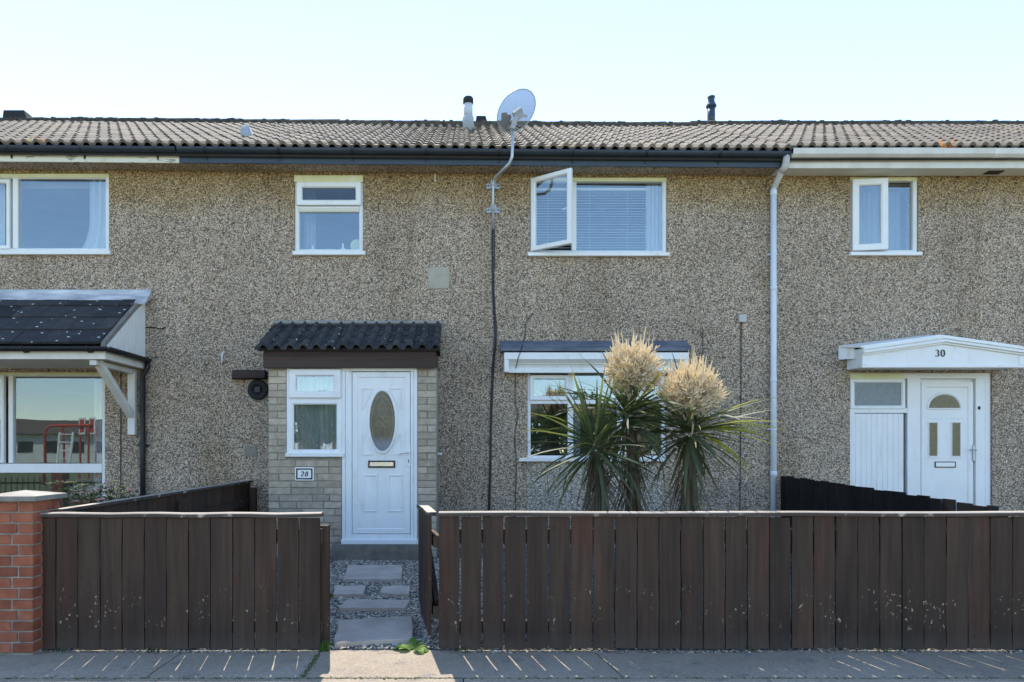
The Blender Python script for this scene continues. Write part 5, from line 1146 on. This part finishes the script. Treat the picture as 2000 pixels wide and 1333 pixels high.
def cordyline(label, crown, foot, nleaf, Lk, flower, yellow=(), bias=None, dead=150):
    t = thing('cordyline_tree', foot, label, 'tree', 'cordylines behind the long fence'); crown = Vector(crown); foot = Vector(foot)
    pts = []; rs = []
    for k in range(10):
        q = k / 9; p = foot.lerp(crown - Vector((0, 0, .07)), q); p += Vector((.03 * math.sin(q * 3), .02 * math.sin(q * 4), 0)); pts.append(p); rs.append(.062 - .014 * q - (.035 if k == 9 else 0) + .004 * math.sin(k * 2.3))
    obj('trunk', MB().tube(pts, rs, 12), M['trunk'], t, True)
    for k in range(nleaf):
        az = k * 2.39996 + U(-.25, .25); u_ = (k + .5) / nleaf; el = R(78 - 118 * u_ ** .85 + U(-8, 8))
        if bias: el = bias(az, el)
        if flower and el > R(34): el = R(U(5, 34)) if math.sin(az) < .3 else el
        p = crown + Vector((math.cos(az) * .035, math.sin(az) * .035, .05 - .16 * u_ + U(-.02, .02))); s = Lk * U(.80, 1.08)
        me_ = random.choice(LG[:2] if el > .8 else LG[2:6])
        inst('leaf', me_, p, t, Matrix.Rotation(az, 3, 'Z').to_4x4().to_euler() if False else (Matrix.Rotation(az, 3, 'Z') @ Matrix.Rotation(-el, 3, 'Y') @ Matrix.Rotation(U(-.5, .5), 3, 'X')).to_euler(), (s, s * U(.85, 1.1), s))
    for az, el, s in yellow:  # blades coloured as if the sun were on them
        inst('leaf', random.choice(LSUN), crown + Vector((math.cos(R(az)) * .04, math.sin(R(az)) * .04, 0)), t, (Matrix.Rotation(R(az), 3, 'Z') @ Matrix.Rotation(-R(el), 3, 'Y') @ Matrix.Rotation(U(-.4, .4), 3, 'X')).to_euler(), (s, s, s))
    sk = MB()                                                              # skirt of dead hanging leaves
    for k in range(dead):
        az = U(0, 6.28); q = U(.0, .45); p = crown.lerp(foot, q) + Vector((math.cos(az) * .05, math.sin(az) * .05, -.06)); el = -R(U(50, 86)); s = U(.45, .95)
        b_ = sword(.62, U(.012, .030), U(-.2, .3), 5, .5, U(-1.5, 1.5)); rm = Matrix.Rotation(az, 3, 'Z') @ Matrix.Rotation(-el, 3, 'Y'); sk.add([rm @ Vector(v) * s + p for v in b_.v], b_.f)
    for k in range(dead // 2):                                             # tangled fibres
        az = U(0, 6.28); p = crown.lerp(foot, U(.02, .42)) + Vector((math.cos(az) * U(.03, .12), math.sin(az) * U(.03, .12), 0)); q = [p]
        for _ in range(4): q.append(q[-1] + Vector((U(-.05, .05), U(-.04, .04), U(-.07, .03))))
        sk.tube(q, .0022, 3, False)
    o = obj('dead_leaf_skirt', sk, M['dead'], t, fix=False); o['kind'] = 'stuff'
    if flower:
        fc = Vector(flower[0]); fr = flower[1]; st_ = MB(); fm = MB()
        st_.tube([crown, crown.lerp(fc, .6), fc], [.022, .018, .008], 8)
        for k in range(46):                                                # panicle branches
            z_ = 1 - 2 * (k + .5) / 46; a = k * 2.39996; d = Vector((math.sqrt(1 - z_ * z_) * math.cos(a), math.sqrt(1 - z_ * z_) * math.sin(a), z_)); st_.tube([fc - Vector((0, 0, fr * .4)), fc + d * fr * .55, fc + d * fr * .9], [.008, .006, .003], 4, False)
        lobes = []
        for k in range(60):
            z_ = 1 - 1.9 * (k + .5) / 60; a = k * 2.39996 + U(-.2, .2); lobes.append((Vector((math.sqrt(1 - z_ * z_) * math.cos(a), math.sqrt(1 - z_ * z_) * math.sin(a), z_)), U(.80, 1.08)))
        for k in range(2900):                                              # flower spikes, gathered in lobes
            ld_, lr_ = lobes[k % 60]; g_ = Vector((random.gauss(0, .085), random.gauss(0, .085), random.gauss(0, .085))); d = (ld_ + g_ * 1.2).normalized(); z_ = d.z
            p = fc + (ld_ * U(.40, .80) * lr_ + g_) * fr * (1 if z_ > -.2 else 1 + .2 * z_); l = fr * U(.07, .19); dr = (d + Vector((U(-.9, .9), U(-.9, .9), U(-.3, .9)))).normalized()
            if z_ > .55 and random.random() < .10: l *= U(2.0, 3.6); dr = (d * .5 + Vector((U(-.2, .2), U(-.2, .2), 1))).normalized()
            bend = Vector((0, 0, l * .25)); w_ = U(.0028, .0062)
            q = [p, p + dr * l * .35 + bend * .15, p + dr * l * .7 + bend * .5, p + dr * l + bend]; fm.tube(q, [w_ * U(.8, 1.2), w_ * U(1.0, 1.4), w_ * U(.8, 1.3), w_ * .6], 3, False)
        stalk = obj('flower_stalk', st_, M['flowercore'], t, True, False); o = obj('flower_head', fm, M['flower'], t, False, False); o['label'] = 'dense round head of cream flower spikes'
    return t
def gz_(x, D): return Vector((x, D, ground(D)))
Da, Db, Dc = 6.36, 6.22, 6.14
def bias_c(az, el): return max(el, R(-20)) if math.cos(az) > .6 else el
cordyline('left cordyline without flowers, its green fan nearest the window frame', P(1162, 866, Dc), gz_(X(1193, Dc), Dc), 96, 1.0, None, (), bias_c, 115)
cordyline('middle cordyline with the higher cream flower head', P(1226, 806, Da), gz_(X(1247, Da), Da), 104, 1.0, (P(1237, 728, Da), .315), ((60, 38, 1.0), (15, -2, .9), (-40, 55, .8)), None, 115)
cordyline('right cordyline with the lower cream flower head and yellow leaf tips', P(1347, 838, Db), gz_(X(1330, Db), Db), 100, 1.02, (P(1350, 771, Db), .33), ((12, 30, 1.1), (-8, 12, 1.12), (10, 4, 1.08), (-14, 2, 1.05), (-18, -6, 1.1), (20, -22, 1.0), (-35, -34, 1.0), (8, 1, 1.1)), None, 125)

# ---------------------------------------------------------------- rose shrub in the garden of the left house
rs_ = thing('rose_shrub', (-3.6, 6.6, ground(6.6)), 'straggly rose shrub with yellow and pink blooms behind the left fence', 'shrub')
tw_ = MB(); lf = MB(); tips = []
for k in range(34):
    b = Vector((-3.52 + U(-.3, .2), 6.6 + U(-.15, .15), ground(6.6))); e = b + Vector((U(-.25, .22), U(-.2, .2), U(.85, 1.12))); m_ = b.lerp(e, .5) + Vector((U(-.06, .06), U(-.06, .06), .05)); tw_.tube([b, m_, e], [.006, .005, .003], 5); tips.append(e)
    for j in range(34):
        q = U(.35, 1); p = b.lerp(e, q) + Vector((U(-.09, .09), U(-.09, .09), U(-.06, .06))); s = U(.016, .032); d = Vector((U(-1, 1), U(-1, 1), U(-.6, .6))).normalized() * s; n_ = d.cross(Vector((U(-1, 1), U(-1, 1), U(-1, 1)))).normalized() * s * .6; lf.add([p - d, p + n_, p + d, p - n_], [(0, 1, 2, 3)])
obj('stems', tw_, M['twig'], rs_, True); obj('foliage', lf, M['shrub'], rs_, fix=False)['kind'] = 'stuff'
for i, e in enumerate(tips[:26]):
    bl_ = MB()
    for j in range(9):
        a = j * 2.4; s = .024 + .0034 * j; d = Vector((math.cos(a), math.sin(a), .6 - .07 * j)).normalized(); n_ = d.cross(Vector((0, 0, 1))).normalized(); bl_.add([e, e + d * s + n_ * s * .6, e + d * s * 1.6, e + d * s - n_ * s * .6], [(0, 1, 2, 3)])
    obj('bloom', bl_, M['petal_p'] if i % 3 == 0 else M['petal_y'], rs_, fix=False)

# ---------------------------------------------------------------- what the windows reflect: front wall of the left garden, playing field, far side of the green
gw = thing('garden_wall', (-5.6, 5.2, 0), 'low brick garden wall with white pierced screen blocks, reflected in the bay window', 'wall')
wx0, wx1 = -7.3, pxl - .01
for k in range(8):
    x = wx0 + (.11 if k % 2 else 0); z = .0 + k * .078
    while x < wx1 - .05: l = min(.225, wx1 - x); inst('brick', brick_mesh(l - .01, .068, .10, M['redbrick'], .002), (x, 5.15, z), gw); x += .225
obj('mortar_core', MB().box(wx0, wx1, 5.158, 5.245, -.05, .622), M['redmortar'], gw)
sb = MB().ring(0, .29, 0, .29, [(0, .08), (0, 0), (.03, 0), (.03, .08)])
for a in range(0, 180, 45): d = Vector((math.cos(R(a)), 0, math.sin(R(a)))); l = .125 if a % 90 == 0 else .165; c = Vector((.145, .04, .145)); sb.beam(c - d * l, c + d * l, .06, .030, (0, 1, 0)) if False else sb.prism([c + Vector((0, -.03, 0)) + d * l * s + Vector((-d.z, 0, d.x)) * w_ for s, w_ in ((-1, -.012), (1, -.012), (1, .012), (-1, .012))], (0, .06, 0))
sbm = mesh(sb, M['white_steel'], name='screen_block'); x = wx0 + .01
while x < wx1 - .3: inst('screen_block', sbm, (x, 5.16, .625), gw); x += .30
obj('wall_coping', MB().rbox(wx0 - .02, wx1, 5.12, 5.28, .918, .96, .006), M['coping'], gw)
p2 = thing('brick_pier', (-7.46, 5.2, 0), 'second red brick pier, seen only as a reflection in the bay window', 'pier')
for k in range(15): inst('brick', brick_mesh(.215, .068, .23, M['redbrick'], .002), (-7.57, 5.07, k * .078), p2)
obj('mortar_core', MB().box(-7.565, -7.36, 5.08, 5.29, -.05, 1.17), M['redmortar'], p2); obj('coping', MB().rbox(-7.62, -7.31, 5.03, 5.34, 1.172, 1.215, .006), M['coping'], p2)
rl = thing('railing', (-8.6, 5.2, 0), 'black iron railing beside the second pier, seen as a reflection', 'railing')
for k in range(18): x = -9.45 + k * .108; obj('bar', MB().tube([(x, 5.2, .0), (x, 5.2, 1.0)], .008, 6), M['black'], rl)
for z in (.12, .88): obj('rail', MB().box(-9.5, -7.6, 5.185, 5.198, z, z + .03), M['black'], rl)
cf = thing('climbing_frame', (-17.3, -12, -.03), 'red tubular climbing frame with a white ladder on the green, reflected in the bay window', 'climbing frame')
def arch(x0, x1, y, h, mat, r=.05):
    obj('arch', MB().tube([(x0, y, -.05), (x0, y, h - .35), (x0 + .10, y, h - .10), (x0 + .35, y, h), (x1 - .3, y, h), (x1, y, h)], r, 8), M[mat], cf, True)
arch(-18.3, -16.2, -12, 2.6, 'red_steel', .06)
for x, y in ((-17.9, -12.8), (-16.9, -12.3), (-16.5, -12.9), (-16.3, -11.9)): obj('post', MB().tube([(x, y, -.05), (x + .1, y + .2, 2.55)], .045, 8), M['red_steel'], cf)
for x in (-17.6, -17.05): obj('ladder_rail', MB().tube([(x - .05, -11.6, -.05), (x, -12, 2.3)], .05, 8), M['white_steel'], cf)
for k in range(6): z = .4 + k * .36; obj('rung', MB().tube([(-17.62, -11.7 - z * .12, z), (-17.06, -11.7 - z * .12, z)], .03, 6), M['white_steel'], cf)
for x in (-16.7, -16.25):
    obj('panel', MB().rbox(x - .14, x + .14, -12.1, -12.04, 2.2, 2.95, .01), M['white_steel'], cf); obj('panel_face', MB().box(x - .09, x + .09, -12.035, -12.03, 2.28, 2.87), M['red_steel'], cf)
bld = thing('low_building', (-50, -62, 0), 'long low building with brown roof across the green, reflected in the bay window', 'building')
obj('wall', MB().box(-66, -40, -66, -62, -.05, 3.4), M['render'], bld); obj('roof', MB().prism([(-66.5, -67, 3.41), (-66.5, -61.2, 3.41), (-66.5, -64, 5.2)], (27, 0, 0)), M['far_roof'], bld)
for k in range(8): obj('window', MB().box(-64.5 + k * 3.1, -62.9 + k * 3.1, -61.99, -61.9, 1.2, 2.5), M['black'], bld)
def far_house(x, w, label):
    t = thing('far_house', (x, -55, 0), label, 'house', 'far houses across the green')
    obj('wall', MB().box(x - w / 2, x + w / 2, -62, -55, -.05, 5.0), M['far_brick'], t); obj('roof', MB().prism([(x - w / 2 - .2, -62.4, 5.01), (x - w / 2 - .2, -54.6, 5.01), (x - w / 2 - .2, -58.5, 7.2)], (w + .4, 0, 0)), M['far_roof'], t)
    for i in range(4):
        for z in (1.0, 3.3): obj('window', MB().box(x - w / 2 + 1 + i * (w - 2) / 3.4, x - w / 2 + 2.2 + i * (w - 2) / 3.4, -54.99, -54.9, z, z + 1.2), M['white_steel'], t)
    return t
far_house(2, 15, 'far brown brick terrace across the green opposite the porch'); far_house(19, 14, 'far brown brick terrace across the green opposite the long fence'); far_house(-16, 14, 'far brown brick terrace across the green opposite the left garden')
CRM = []
for v in range(3):
    mb = MB(); blobs = [(Vector((U(-1.3, 1.3), U(-1.1, 1.1), U(-1.1, 1.5))), U(.7, 1.2)) for _ in range(13)]
    for c, r_ in blobs:
        for _ in range(170):
            d = Vector((random.gauss(0, 1), random.gauss(0, 1), random.gauss(0, 1))).normalized() * r_ * U(.6, 1.05); p = c + d; s = U(.06, .15); a = Vector((U(-1, 1), U(-1, 1), U(-1, 1))).normalized() * s; b = a.cross(Vector((U(-1, 1), U(-1, 1), U(-1, 1)))).normalized() * s * .7; mb.add([p - a, p + b, p + a, p - b], [(0, 1, 2, 3)])
    CRM.append(mesh(mb, M['far_leaf'], name='crown'))
for i, (x, y, h) in enumerate((x, y, h * .8) for x, y, h in ((-15.5, -34, 6.5), (-11.2, -36, 7.2), (-8.6, -33, 5.6), (3.5, -36, 6.0), (6.6, -32, 6.6), (9.6, -34, 7.0), (15.5, -36, 6.4), (18.4, -33, 5.8))):
    t = thing('tree', (x, y, -.03), ['first', 'second', 'third', 'fourth', 'fifth', 'sixth', 'seventh', 'eighth'][i] + ' tree counted from the left across the green, seen only as a reflection', 'tree', 'trees across the green')
    obj('trunk', MB().tube([(x, y, -.1), (x + .1, y, h * .35), (x, y + .1, h * .7)], [.18, .14, .06], 8), M['trunk'], t); inst('crown', CRM[i % 3], (x, y, h * .60), t, (0, 0, U(0, 6)), (h / 5.2, h / 5.2, h / 4.6))
